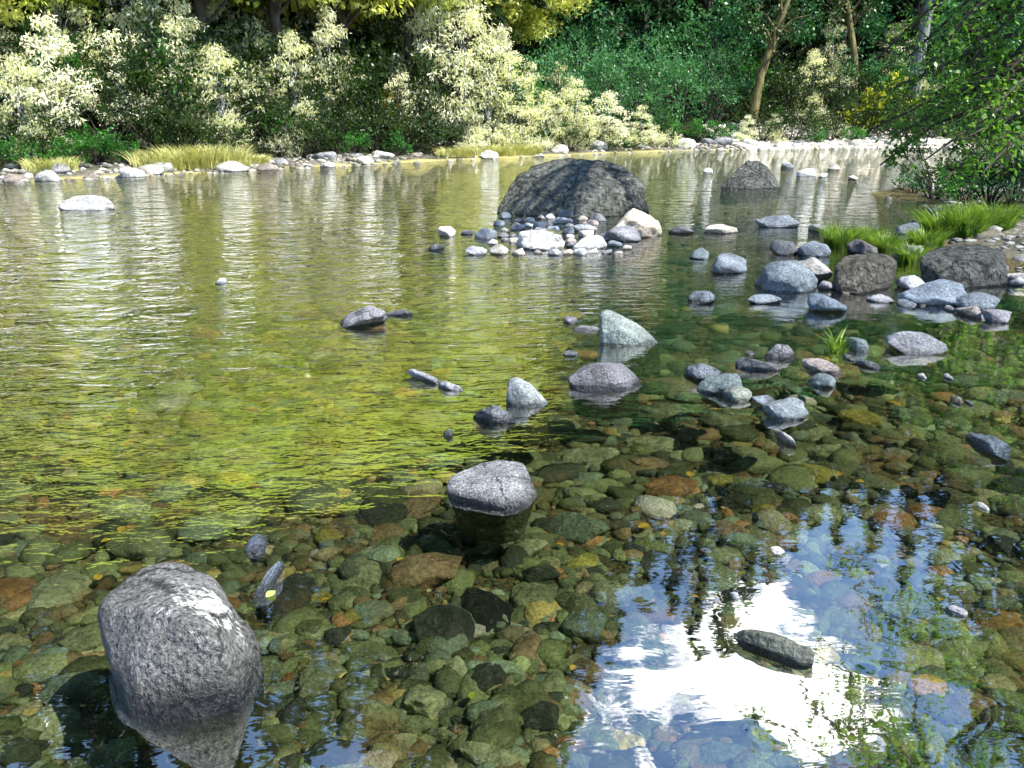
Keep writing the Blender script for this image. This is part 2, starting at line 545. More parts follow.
def fit_stone(box, seed, kind='round', col=(0.3, 0.3, 0.3), cw='grey', mat=None, sink=0.35, ratio=0.85, peak=0.0, land=None, label=None, group=None, z0=0.0, rz=None, sub=4, name='river_stone', state='', elong=1.0):
    u0, v0, u1, v1 = box
    fac, shp, rg = {'round': (9, 0.8, 0.07), 'angular': (14, 0.97, 0.08), 'flat': (9, 0.9, 0.08)}[kind]
    V0, F = stone_shape(seed, sub, fac, shp, rg)
    V0[:, 1] *= elong
    V0 = rotz(V0, rnd.uniform(-0.5, 0.5) if rz is None else rz)
    V0[:, 0] += peak * (V0[:, 2] * 0.5)
    sx = (u1 - u0) / FP * 3
    cx, cy, _ = at_z((u0 + u1) / 2, v1, z0)
    rng = math.hypot(cy, CAMZ)
    sx = (u1 - u0) * 0.5 / FP * rng
    sy = sx * ratio
    cy += sy * 0.8
    ang = math.atan2(CAMZ, cy)
    sz = max(0.5 * ((v1 - v0) / FP * rng - 2 * sy * math.sin(ang) * 0.5), 0.18 * sx)
    for it in range(14):
        V = V0 * (sx, sy, sz)
        cz = z0 + sz * (1 - 2 * sink)
        V = V + (cx, cy, cz)
        A = V[V[:, 2] > z0]
        if len(A) < 5: break
        pu, pv = proj(A)
        W = pu.max() - pu.min(); H = pv.max() - pv.min()
        sx *= (u1 - u0) / W
        k = np.clip((v1 - v0) / H, 0.7, 1.4)
        sz *= k ** 1.3
        cap = (0.62 if kind != 'flat' else 0.4) * max(sx, 0.6 * sy) if cy < 8 else 0.75 * sx
        if sz < 0.16 * sx:
            sz = 0.16 * sx
            sy *= k
        elif sz > cap:
            sz = cap
            sy *= k
        sy = min(max(sy, 0.2 * sx), 2.3 * sx if cy < 8 else 1.3 * sx)
        cx += ((u0 + u1) / 2 - (pu.max() + pu.min()) / 2) / FP * rng
        a1 = at_z(0, pv.max(), z0)[1]; a2 = at_z(0, v1, z0)[1]
        cy += (a2 - a1) * 0.8
    V = V0 * (sx, sy, sz) + (cx, cy, z0 + sz * (1 - 2 * sink))
    return finish_stone(name, V, F, mat or M_ROCK, col, 'stone', state, cw, land, label, group)


def hull_stone(Y0, pts, seed, col, cw, mat, land, label, sub=5, rough=0.02, noisef=2.5, base=-0.35, smooth=6, spread=1.08, extra=(), name='boulder'):
    """a boulder spanned by corner points, each given by where it shows and by its depth"""
    import bmesh
    P = []
    for (u, v, dy) in pts:
        P.append(at_y(u, v, Y0 + dy))
    P = np.array(P)
    c = P.mean(0)
    low = P[P[:, 2] < 0.12]
    if len(low) < 3: low = P
    B = low.copy(); B[:, :2] = c[:2] + (B[:, :2] - c[:2]) * spread; B[:, 2] = base
    allp = np.vstack([P, B])
    # radial projection of an icosphere onto the hull
    bm = bmesh.new()
    for p in allp: bm.verts.new(p)
    bmesh.ops.convex_hull(bm, input=bm.verts)
    bm.normal_update()
    pl = []
    cc = allp.mean(0)
    for f in bm.faces:
        n = np.array(f.normal[:]); p0 = np.array(f.verts[0].co[:])
        d = float(np.dot(n, p0 - cc))
        if d < 0: n, d = -n, -d
        pl.append((n, max(d, 1e-3)))
    bm.free()
    D, F = ICO[sub]
    NN = np.array([a for a, _ in pl]); DD = np.array([b for _, b in pl])
    # soft minimum over the planes keeps rounded edges
    ext = (allp.max(0) - allp.min(0)) / 2
    Dn = D * ext; Dn = Dn / np.linalg.norm(Dn, axis=1)[:, None]
    q = Dn @ NN.T
    with np.errstate(divide='ignore'):
        t = np.where(q > 1e-4, DD / np.maximum(q, 1e-4), 1e6)
    pw = 45.0
    R = (np.sum(t ** (-pw), 1)) ** (-1 / pw)
    S0 = float(np.mean(R))
    V = cc + Dn * R[:, None]
    nn = fbm((V - cc) * noisef / S0, 5, seed)
    V = V + Dn * (nn * rough * S0 * 2)[:, None]
    tu = [p[0] for p in pts]; tv = [p[1] for p in pts]
    bx = (min(tu), min(tv), max(tu), max(tv))
    c0 = np.array([c[0], Y0, 0.0])
    for it in range(14):
        A = V[V[:, 2] > 0]
        pu, pv = proj(A)
        W = pu.max() - pu.min(); H = pv.max() - pv.min()
        V = V - c0
        V[:, 0] *= (bx[2] - bx[0]) / W
        k = np.clip((bx[3] - bx[1]) / H, 0.8, 1.25)
        V[:, 2] = np.where(V[:, 2] > 0, V[:, 2] * k, V[:, 2])
        if Y0 < 6: V[:, 1] *= k ** 0.5
        V = V + c0
        rng = math.hypot(Y0, CAMZ)
        V[:, 0] += ((bx[0] + bx[2]) / 2 - (pu.max() + pu.min()) / 2) / FP * rng
        V[:, 1] += (at_z(0, bx[3])[1] - at_z(0, float(pv.max()))[1]) * 0.7
    return finish_stone(name, V, F, mat, col, 'boulder', '', cw, land, label, 'boulders standing in the river', 'boulder')


GREY = (0.20, 0.20, 0.22); LGREY = (0.36, 0.37, 0.40); BLUE = (0.17, 0.20, 0.235); PALE = (0.54, 0.50, 0.43); PINK = (0.32, 0.28, 0.26)
DARK = (0.10, 0.11, 0.12); BROWN = (0.20, 0.18, 0.14); GREEN = (0.20, 0.24, 0.16); WHITE = (0.78, 0.78, 0.76); TEAL = (0.13, 0.17, 0.18)

# --- the large named boulders
Y0 = at_z(180, 640)[1]
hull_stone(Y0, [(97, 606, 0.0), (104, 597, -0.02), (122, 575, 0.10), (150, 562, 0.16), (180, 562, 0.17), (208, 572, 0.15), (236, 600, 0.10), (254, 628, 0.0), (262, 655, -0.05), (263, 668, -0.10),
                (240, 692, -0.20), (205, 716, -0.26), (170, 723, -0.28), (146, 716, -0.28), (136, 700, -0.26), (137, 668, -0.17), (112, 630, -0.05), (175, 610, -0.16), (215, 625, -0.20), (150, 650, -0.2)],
           3, (0.18, 0.178, 0.17), 'grey', M_GLINT, 'huge speckled boulder', 'huge speckled grey boulder with a painted sun glint, in the water at the lower left', sub=6, rough=0.022, base=-0.3, spread=0.78)
Y0 = at_z(490, 497)[1]
hull_stone(Y0, [(446, 490, 0.0), (449, 477, 0.08), (480, 464, 0.28), (505, 460, 0.30), (524, 463, 0.28), (530, 476, 0.16), (537, 494, 0.02), (528, 503, -0.1), (507, 509, -0.16), (478, 500, -0.10), (455, 494, -0.05), (505, 495, -0.10)],
           8, (0.34, 0.345, 0.355), 'pale grey', M_GRANITE, 'flat pale boulder', 'flat-topped pale grey boulder with a front edge darkened by painted shade, in the middle of the near water', base=-0.2, rough=0.012, spread=0.7)
Y0 = at_z(575, 215)[1]
hull_stone(Y0, [(497, 213, 0.1), (500, 195, 0.3), (512, 178, 0.5), (535, 164, 0.9), (567, 158, 1.0), (598, 159, 1.0), (620, 166, 0.9), (636, 172, 0.6), (641, 186, 0.3), (649, 192, 0.2), (645, 212, 0.0), (600, 217, -0.6), (540, 218, -0.5), (555, 172, 0.2), (590, 186, -0.1), (622, 176, 0.4), (620, 196, -0.2)],
           15, (0.15, 0.16, 0.135), 'dark', M_BIG, 'largest dark boulder', 'largest boulder, dark and mottled with a diagonal crack, behind the cobble bar', sub=6, rough=0.030, noisef=3.5, base=-0.6)
Y0 = at_z(750, 187)[1]
hull_stone(Y0, [(721, 185, 0.0), (735, 170, 0.3), (748, 160, 0.6), (757, 160, 0.6), (768, 168, 0.4), (780, 187, 0.1), (752, 189, -0.5), (742, 178, -0.1), (762, 175, 0.0)],
           21, (0.13, 0.14, 0.125), 'grey', M_BIG, 'pointed far boulder', 'pointed grey boulder standing alone in the far water right of the largest boulder', base=-0.5, rough=0.03)
Y0 = at_z(628, 340)[1]
hull_stone(Y0, [(600, 322, 0.05), (599, 311, 0.12), (606, 309, 0.16), (625, 317, 0.15), (643, 327, 0.10), (657, 341, 0.0), (640, 346, -0.08), (615, 340, -0.1), (601, 332, -0.06), (622, 328, -0.1), (650, 338, -0.03)],
           27, (0.24, 0.28, 0.26), 'grey green', M_ROCK, 'slanting wedge stone', 'grey green wedge-shaped stone with a bright slanting top', base=-0.25, rough=0.012)
Y0 = at_z(605, 386)[1]
hull_stone(Y0, [(568, 378, 0.03), (580, 367, 0.14), (600, 362, 0.2), (620, 363, 0.2), (632, 371, 0.12), (642, 384, 0.03), (625, 391, -0.08), (590, 391, -0.08), (575, 386, -0.03), (605, 368, -0.0)],
           33, (0.20, 0.20, 0.22), 'grey', M_GRANITE, 'domed speckled stone', 'domed speckled grey stone in open water below the wedge-shaped stone', base=-0.2, rough=0.012, spread=0.75)
Y0 = at_z(865, 290)[1]
hull_stone(Y0, [(832, 284, 0.0), (835, 266, 0.1), (845, 256, 0.3), (865, 253, 0.4), (885, 254, 0.4), (897, 263, 0.2), (894, 275, 0.1), (878, 291, -0.1), (860, 294, -0.3), (838, 290, -0.2), (865, 262, -0.1)],
           39, (0.12, 0.11, 0.09), 'brown', M_BIG, 'round brown boulder', 'round dark brown boulder at the water edge below the grass tufts', base=-0.3, rough=0.018)
Y0 = at_z(958, 287)[1]
hull_stone(Y0, [(920, 262, 0.1), (925, 252, 0.4), (945, 246, 0.6), (975, 244, 0.6), (1005, 250, 0.5), (1008, 280, 0.0), (960, 289, -0.2), (930, 278, 0.0), (950, 262, -0.0), (985, 262, -0.1)],
           45, (0.10, 0.11, 0.10), 'dark', M_BIG, 'broad dark bank boulder', 'broad dark boulder on the right bank beside the frame edge, under the bright grass', base=-0.3, rough=0.022)
Y0 = at_z(530, 402)[1]
hull_stone(Y0, [(506, 395, 0.0), (508, 380, 0.08), (517, 377, 0.12), (530, 383, 0.1), (548, 401, 0.0), (545, 406, -0.05), (525, 407, -0.08), (510, 404, -0.04), (524, 390, -0.05)],
           51, (0.24, 0.27, 0.27), 'dark teal', M_ROCK, 'split fin stone', 'small fin-shaped dark stone split lengthwise, left of the domed speckled stone', base=-0.25, rough=0.02)
# --- the other stones that stand out of the water:  box, kind, colour, word, peak, landmark
EM = [
    ((607, 203, 662, 238), 'round', (0.62, 0.53, 0.42), 'cream', -0.3, 'cream rounded stone', 'rounded cream stone leaning on the right end of the largest boulder'),
    ((605, 225, 641, 242), 'round', GREY, 'grey', 0, None, 'smooth grey stone in front of the rounded cream stone'),
    ((437, 226, 456, 237), 'round', PALE, 'pale', 0, None, None),
    ((461, 230, 474, 235), 'flat', GREY, 'grey', 0, None, None),
    ((474, 227, 497, 240), 'flat', BLUE, 'blue grey', 0, None, None),
    ((465, 246, 487, 255), 'flat', LGREY, 'light grey', 0, None, None),
    ((428, 244, 446, 250), 'flat', DARK, 'dark', 0, None, None),
    ((557, 209, 574, 218), 'round', TEAL, 'teal grey', 0, None, None),
    ((499, 212, 512, 219), 'round', BLUE, 'blue grey', 0, None, None),
    ((493, 216, 505, 226), 'round', BLUE, 'blue grey', 0, None, None),
    ((523, 217, 535, 223), 'flat', PALE, 'pale', 0, None, None),
    ((533, 218, 548, 229), 'round', BLUE, 'blue grey', 0, None, None),
    ((553, 217, 573, 224), 'flat', LGREY, 'light grey', 0, None, None),
    ((573, 224, 597, 232), 'flat', LGREY, 'light grey', 0, None, None),
    ((597, 231, 611, 241), 'round', GREY, 'grey', 0, None, None),
    ((516, 230, 565, 251), 'angular', WHITE, 'white', -0.2, 'white angular stone', 'largest white angular stone on the cobble bar below the largest boulder'),
    ((573, 235, 607, 249), 'flat', WHITE, 'white', 0, None, None),
    ((623, 242, 632, 250), 'round', PALE, 'pale', 0, None, None),
    ((573, 247, 587, 255), 'angular', WHITE, 'white', 0, None, None),
    ((796, 168, 816, 177), 'flat', WHITE, 'white', 0, 'white far midstream stone', 'flat white stone in bright far water right of the pointed boulder'),
    ((781, 160, 794, 168), 'flat', LGREY, 'light grey', 0, None, None),
    ((703, 165, 713, 173), 'round', WHITE, 'white', 0, None, None),
    ((818, 173, 828, 178), 'flat', WHITE, 'white', 0, None, None),
    ((828, 163, 840, 170), 'flat', PALE, 'pale', 0, None, None),
    ((848, 174, 858, 180), 'flat', PALE, 'pale', 0, None, None),
    ((907, 178, 931, 192), 'round', BLUE, 'blue grey', 0, None, None),
    ((754, 215, 800, 228), 'flat', BLUE, 'blue grey', 0, 'long blue flat stone', 'long flat blue grey stone in water below the pointed far boulder'),
    ((808, 220, 826, 232), 'round', GREY, 'grey', 0, None, None),
    ((703, 224, 738, 234), 'flat', PALE, 'pale', 0, None, None),
    ((668, 226, 694, 234), 'flat', DARK, 'dark', 0, None, None),
    ((895, 223, 923, 235), 'flat', BLUE, 'blue grey', 0, None, None),
    ((769, 240, 798, 256), 'round', DARK, 'dark', 0, None, None),
    ((797, 241, 831, 257), 'round', BLUE, 'blue grey', 0, None, None),
    ((846, 234, 878, 255), 'angular', (0.15, 0.14, 0.14), 'brown', 0, None, None),
    ((893, 243, 927, 262), 'round', GREEN, 'green grey', 0, None, None),
    ((711, 248, 747, 274), 'round', BLUE, 'blue grey', 0.1, 'round blue grey stone', 'round blue grey stone with its mirror image, left of the bank stones'),
    ((689, 245, 709, 260), 'round', TEAL, 'teal grey', 0, None, None),
    ((688, 291, 715, 304), 'angular', BLUE, 'blue grey', 0, None, None),
    ((784, 253, 833, 281), 'round', (0.32, 0.31, 0.29), 'pinkish', 0.3, 'pinkish bank stone', 'pinkish pale stone behind the broad blue grey slab'),
    ((754, 260, 818, 292), 'round', (0.17, 0.21, 0.24), 'blue grey', -0.1, 'broad blue grey slab', 'broad smooth blue grey slab left of the round brown boulder'),
    ((747, 294, 782, 304), 'flat', BLUE, 'blue grey', 0, None, None),
    ((807, 293, 847, 312), 'round', (0.15, 0.20, 0.25), 'blue', 0, 'glossy blue stone', 'glossy deep blue stone in front of the round brown boulder'),
    ((818, 274, 834, 290), 'round', GREY, 'grey', 0, None, None),
    ((895, 274, 927, 290), 'round', LGREY, 'light grey', 0, None, None),
    ((898, 279, 967, 306), 'round', (0.16, 0.20, 0.25), 'blue grey', 0.0, 'long blue bank slab', 'long smooth blue slab at the water edge right of the round brown boulder'),
    ((866, 294, 895, 303), 'flat', LGREY, 'light grey', 0, None, None),
    ((896, 298, 917, 309), 'flat', BLUE, 'blue grey', 0, None, None),
    ((912, 297, 926, 306), 'round', GREY, 'grey', 0, None, None),
    ((943, 304, 955, 312), 'round', GREY, 'grey', 0, None, None),
    ((954, 306, 982, 320), 'angular', PINK, 'brownish', 0, None, None),
    ((952, 292, 1000, 311), 'round', BLUE, 'blue grey', 0, None, None),
    ((981, 309, 1012, 323), 'round', GREY, 'grey', 0, None, None),
    ((968, 222, 1008, 246), 'round', BROWN, 'brown', 0, None, None),
    ((885, 331, 948, 355), 'round', (0.19, 0.20, 0.22), 'grey', -0.1, 'low domed stone', 'low wide domed grey stone standing alone near the right side'),
    ((843, 335, 869, 352), 'round', TEAL, 'teal grey', 0, None, None),
    ((842, 353, 856, 361), 'flat', GREY, 'grey', 0, None, None),
    ((855, 360, 881, 370), 'flat', DARK, 'dark', 0, None, None),
    ((764, 344, 795, 360), 'angular', GREY, 'grey', -0.2, None, None),
    ((744, 350, 756, 356), 'flat', GREY, 'grey', 0, None, None),
    ((735, 357, 781, 371), 'flat', DARK, 'dark', 0, None, None),
    ((801, 358, 842, 375), 'flat', PINK, 'pinkish', -0.2, 'flat pinkish stone', 'flat pinkish stone lying above a dark teal one, right of centre'),
    ((808, 373, 836, 388), 'round', TEAL, 'teal grey', 0, None, None),
    ((683, 363, 722, 381), 'angular', BLUE, 'blue grey', -0.2, None, None),
    ((696, 373, 745, 395), 'round', (0.15, 0.20, 0.20), 'teal grey', 0, 'smooth teal stone', 'smooth teal stone in the middle of a row of three touching stones'),
    ((721, 386, 752, 402), 'round', (0.26, 0.29, 0.25), 'pale green', 0, None, None),
    ((751, 395, 778, 410), 'flat', BLUE, 'blue grey', 0, None, None),
    ((762, 397, 809, 421), 'round', (0.19, 0.22, 0.24), 'blue grey', 0, 'cracked blue grey stone', 'cracked blue grey stone with a glossy dome, below the row of three'),
    ((774, 421, 796, 448), 'angular', (0.25, 0.25, 0.24), 'grey', -0.5, 'leaning shard stone', 'leaning grey shard just below the cracked blue grey stone'),
    ((965, 431, 1012, 462), 'angular', (0.12, 0.16, 0.20), 'dark blue', 0, 'dark blue edge stone', 'dark blue angular stone cut by the right edge of the photo'),
    ((950, 395, 963, 405), 'round', BROWN, 'brown', 0, None, None),
    ((964, 396, 974, 406), 'round', GREY, 'grey', 0, None, None),
    ((917, 373, 927, 379), 'round', WHITE, 'white', 0, None, None),
    ((943, 373, 954, 380), 'round', LGREY, 'light grey', 0, None, None),
    ((976, 501, 990, 511), 'flat', WHITE, 'white', 0, None, None),
    ((340, 305, 387, 328), 'angular', (0.27, 0.27, 0.29), 'grey', 0.35, 'lone left pyramid stone', 'lone low pyramid-shaped grey stone in the bright green reflection'),
    ((385, 310, 413, 316), 'flat', DARK, 'dark', 0, None, None),
    ((407, 369, 441, 384), 'flat', LGREY, 'light grey', -0.6, 'thin pale sliver stone', 'thin light grey sliver stone slanting down towards the right'),
    ((438, 381, 463, 391), 'flat', LGREY, 'light grey', -0.4, None, None),
    ((473, 405, 516, 424), 'angular', (0.19, 0.21, 0.23), 'dark glossy', -0.2, 'low glossy dark stone', 'low glossy dark stone at the left foot of the split fin stone'),
    ((443, 425, 453, 438), 'round', DARK, 'dark', 0, None, None),
    ((563, 350, 578, 356), 'flat', BLUE, 'blue grey', 0, None, None),
    ((563, 316, 578, 324), 'flat', GREY, 'grey', 0, None, None),
    ((573, 326, 600, 331), 'flat', GREY, 'grey', 0, None, None),
    ((58, 195, 115, 211), 'flat', (.55, .55, .53), 'white', -0.1, 'low white left stone', 'low white stone alone in the shallows near the left edge'),
    ((215, 277, 227, 284), 'flat', LGREY, 'light grey', 0, None, None),
    ((245, 534, 268, 556), 'angular', (0.09, 0.11, 0.15), 'dark blue', 0, None, 'small stone with dark blue painted sky reflection, above and right of the huge speckled boulder'),  # sky reflection on wet stone, put into its base colour
    ((252, 559, 284, 603), 'angular', (0.20, 0.25, 0.32), 'light blue', 0.5, 'curved stone with painted blue sky reflection', 'curved wet stone, light blue from painted sky reflection, just right of the huge speckled boulder'),  # blue is reflected sky painted as stone colour
    ((945, 605, 968, 617), 'flat', (0.37, 0.37, 0.41), 'lilac', 0, 'small lilac stone', 'small lilac white stone at the right end of the sky reflection'),
    ((770, 546, 785, 556), 'flat', WHITE, 'white', 0, None, 'tiny white stone at the upper tip of the sky reflection'),
]
SLIVER = {(407, 369): (-0.45, 0.22), (438, 381): (-0.35, 0.3), (735, 357): (-0.3, 0.22), (855, 360): (-0.5, 0.3), (252, 559): (1.25, 0.35), (774, 421): (-1.0, 0.5), (473, 405): (-0.4, 0.5), (385, 310): (0, 0.3)}
for i, (box, kind, col, cw, pk, land, lab) in enumerate(EM):
    rz_, el_ = SLIVER.get(box[:2], (None, 1.0))
    w = box[2] - box[0]
    gran = kind == 'angular' and w > 25
    fit_stone(box, 100 + i * 7, kind, col, cw, M_ROCK if not gran else M_GRANITE, 0.38, 0.8 if kind != 'flat' else 0.55, pk, land, lab, 'stones standing out of the river', sub=5 if w > 40 else 4 if w > 18 else 3, rz=rz_, elong=el_)

fit_stone((733, 629, 815, 668), 4111, 'flat', (0.13, 0.145, 0.115), 'grey', M_ROCK, 0.4, 0.8, 0, 'long narrow stone', 'long narrow cracked stone lying in the reflection of the clouds', 'stones standing out of the river', sub=5, rz=-0.55, elong=0.3)
# --- cobbles heaped on the bar in front of the largest boulder
barcols = [(PALE, 'pale'), (BLUE, 'blue grey'), (LGREY, 'light grey'), (GREY, 'grey'), (WHITE, 'white'), (WHITE, 'white'), (PALE, 'pale'), (PINK, 'pinkish')]
placed = [b[0] for b in EM]
cnt = 0; tr = 0
while cnt < 34 and tr < 3000:
    tr += 1
    u = rnd.uniform(492, 622); v = rnd.uniform(216, 253)
    w = rnd.uniform(9, 22); h = w * rnd.uniform(0.4, 0.6)
    if any(abs(u - (b[0] + b[2]) / 2) < (w + b[2] - b[0]) * 0.40 and abs(v - (b[1] + b[3]) / 2) < (h + b[3] - b[1]) * 0.36 for b in placed):
        continue
    if u > 600 and v < 240: continue
    box = (u - w / 2, v - h / 2, u + w / 2, v + h / 2)
    placed.append(box)
    c, cw = rnd.choice(barcols)
    fit_stone(box, 900 + cnt, rnd.choice(['round', 'flat', 'angular']), c, cw, M_ROCK, 0.42, 0.8, 0, None, None, 'cobbles on the bar', sub=3, name='cobble')
    cnt += 1

# --- stones along the far shore
PLs = [Vector((a, b)) for a, b in PLW[3:12]]


def along(t):
    segs = [(PLs[i + 1] - PLs[i]).length for i in range(len(PLs) - 1)]
    d = t * sum(segs)
    for i, s in enumerate(segs):
        if d <= s or i == len(segs) - 1:
            k = d / s
            p = PLs[i].lerp(PLs[i + 1], k)
            t_ = (PLs[i + 1] - PLs[i]).normalized()
            return p, Vector((-t_.y, t_.x))
        d -= s


PROTO = []
for k in range(14):
    V, F = stone_shape(2000 + k, 3, 5 + k % 6, 0.7 if k % 2 else 0.9, 0.07)
    PROTO.append(mesh_np('stone', V, F, True, [M_FAR]))
PROTO_BED = []
for k in range(14):
    V, F = stone_shape(3000 + k, 4, 9 + k % 7, 0.9, 0.09)
    PROTO_BED.append(mesh_np('cobble', V, F, True, [M_BED]))


def put_proto(me, name, x, y, z, s, col, cw, noun, state, group, cat='stone', label=None, land=None, rz=None):
    o = link(name, me, None, (x, y, z))
    o.scale = s
    o.rotation_euler = (rnd.uniform(-0.15, 0.15), rnd.uniform(-0.15, 0.15), rnd.uniform(0, 6.28) if rz is None else rz)
    o.color = (*col, 1)
    u, v = proj((x, y, z))
    stones.append(dict(o=o, u=float(u), v=float(v), cw=cw, noun=noun, state=state, land=land, label=label, group=group, cat=cat))
    return o


for i in range(78):
    t = (i + rnd.random()) / 78
    t = t ** 1.25
    p, n = along(min(t, 0.999))
    e = rnd.uniform(-0.5, 1.6)
    q = p + n * e
    s = rnd.uniform(0.10, 0.30) * (1.3 if rnd.random() < 0.25 else 1) * (1 + 0.6 * t)
    z = float(height(np.array([q.x]), np.array([q.y]))[0])
    c, cw = rnd.choice([((.52, .51, .47), 'white'), ((.52, .51, .47), 'white'), ((.40, .39, .35), 'pale'), ((.28, .28, .29), 'light grey'), ((.25, .21, .18), 'brownish')])
    u, v = proj((q.x, q.y, max(z, 0)))
    if not (5 < u < 1020) or (385 < u < 700 and i % 4): continue
    put_proto(PROTO[i % 14], 'shore_stone', q.x, q.y, max(z, -0.08) + s * 0.22, (s * rnd.uniform(0.9, 1.5), s, s * rnd.uniform(0.5, 0.8)), c, cw, 'shore stone', '', 'stones along the far shore')

# --- large stones under the water
OL = (0.19, 0.22, 0.11); OL2 = (0.30, 0.34, 0.18); DG = (0.045, 0.055, 0.04); GG = (0.19, 0.25, 0.16); BR = (0.25, 0.19, 0.10); YG = (0.28, 0.27, 0.06); OR = (0.28, 0.16, 0.06); BK = (0.012, 0.014, 0.012); YE = (0.50, 0.40, 0.08)
BEDW = {OL: 'olive', OL2: 'light olive', DG: 'dark green', GG: 'grey green', BR: 'brown', YG: 'yellow green', OR: 'orange', BK: 'black', YE: 'yellow'}
SUBM = [((547, 503, 613, 546), GG), ((447, 521, 482, 548), DG), ((457, 575, 513, 638), BK), ((410, 598, 478, 653), DG), ((507, 624, 557, 676), BR), ((440, 651, 468, 680), OL2),
        ((468, 653, 507, 690), DG), ((405, 675, 452, 716), OL2), ((340, 552, 383, 590), OL2), ((385, 542, 468, 592), BR), ((507, 534, 550, 555), OL2), ((613, 537, 647, 559), DG),
        ((370, 725, 417, 750), OL2), ((540, 667, 567, 693), OL), ((928, 631, 993, 658), OL), ((893, 733, 927, 749), OL2), ((268, 472, 297, 503), DG), ((297, 469, 347, 523), OL),
        ((230, 491, 262, 531), OL2), ((68, 444, 110, 470), YG), ((94, 424, 120, 442), YG), ((50, 494, 63, 507), YE), ((40, 655, 100, 712), GG), ((30, 700, 75, 745), OL2),
        ((262, 540, 312, 652), DG), ((340, 690, 400, 735), OL), ((300, 650, 350, 700), OL), ((410, 430, 500, 462), DG), ((560, 440, 620, 470), OL2), ((500, 445, 550, 468), OL),
        ((180, 505, 232, 550), GG), ((100, 520, 175, 560), OL), ((30, 560, 90, 620), OL2), ((900, 565, 960, 590), OL), ((700, 540, 745, 565), OL), ((650, 560, 700, 590), DG),
        ((590, 575, 645, 605), OL2), ((510, 575, 560, 610), OL), ((560, 600, 610, 640), GG), ((940, 680, 1000, 720), BR), ((860, 690, 925, 722), OL), ((640, 470, 700, 500), OR),
        ((838, 405, 882, 430), YG), ((850, 470, 905, 495), OL), ((905, 500, 965, 522), OR), ((60, 620, 110, 652), OL), ((270, 690, 305, 735), DG), ((470, 700, 520, 740), OL),
        ((520, 690, 560, 730), DG), ((930, 430, 962, 448), OL), ((640, 400, 690, 420), OL), ((580, 395, 640, 415), DG), ((455, 300, 510, 318), GG), ((640, 320, 700, 340), DG),
        ((720, 440, 770, 462), OL), ((800, 500, 850, 525), OL2), ((740, 475, 790, 495), DG), ((700, 410, 740, 428), OL), ((625, 430, 680, 455), OL2), ((30, 460, 70, 480), DG),
        ((130, 450, 180, 475), DG), ((190, 440, 235, 462), OL), ((355, 500, 410, 530), DG), ((395, 490, 440, 520), BR), ((540, 420, 585, 440), OL2), ((655, 255, 700, 268), GG), ((590, 265, 650, 280), GG), ((290, 640, 320, 690), YG)]
placedB = []


def put_bed(box, col, k, raise_=0.25):
    u0, v0, u1, v1 = box
    uc, vc = (u0 + u1) / 2, (v0 + v1) / 2
    p = at_z(uc, vc, -0.33)
    z = float(height(np.array([p[0]]), np.array([p[1]]))[0])
    p = at_z(uc, vc, z + 0.04)
    rng = math.hypot(p[1], CAMZ)
    sx = (u1 - u0) / 2 / FP * rng
    ang = math.atan2(CAMZ, p[1])
    sy = (v1 - v0) / 2 / FP * rng / (math.sin(ang) + 0.35 * math.cos(ang))
    sy = min(sy, sx * 1.8)
    if z > -0.1: return
    sz = min(0.36 * min(sx, sy) + 0.02, (-z) * 0.6)
    put_proto(PROTO_BED[k % 14], 'submerged_cobble', p[0], p[1], z + sz * 0.35, (sx, sy, sz), col, BEDW[col], 'submerged stone', '', 'stones lying under the water', rz=rnd.choice([0, PI]) + rnd.uniform(-0.35, 0.35))
    placedB.append(box)


for k, (b, c) in enumerate(SUBM):
    put_bed(b, c, k)
allb = placed + [(97, 562, 263, 723), (446, 460, 537, 509), (599, 309, 657, 346), (568, 362, 642, 392), (733, 629, 815, 668), (497, 158, 650, 218), (832, 253, 898, 294)]
cnt = 0; tr = 0
while cnt < 120 and tr < 20000:
    tr += 1
    u = rnd.uniform(5, 1018); v = 385 + 370 * rnd.random() ** 0.9
    w = rnd.uniform(24, 64) * (0.75 + 0.5 * (v - 385) / 370); h = w * rnd.uniform(0.35, 0.62)
    bx = (u - w / 2, v - h / 2, u + w / 2, v + h / 2)
    if any(abs(u - (b[0] + b[2]) / 2) < (w + b[2] - b[0]) * 0.44 and abs(v - (b[1] + b[3]) / 2) < (h + b[3] - b[1]) * 0.44 for b in placedB + allb):
        continue
    c = rnd.choice([OL, OL, OL2, OL2, DG, GG, GG, BR, DG, DG, YG] if rnd.random() < 0.93 else [OR, YE, YG])
    put_bed(bx, c, cnt + 5)
    cnt += 1

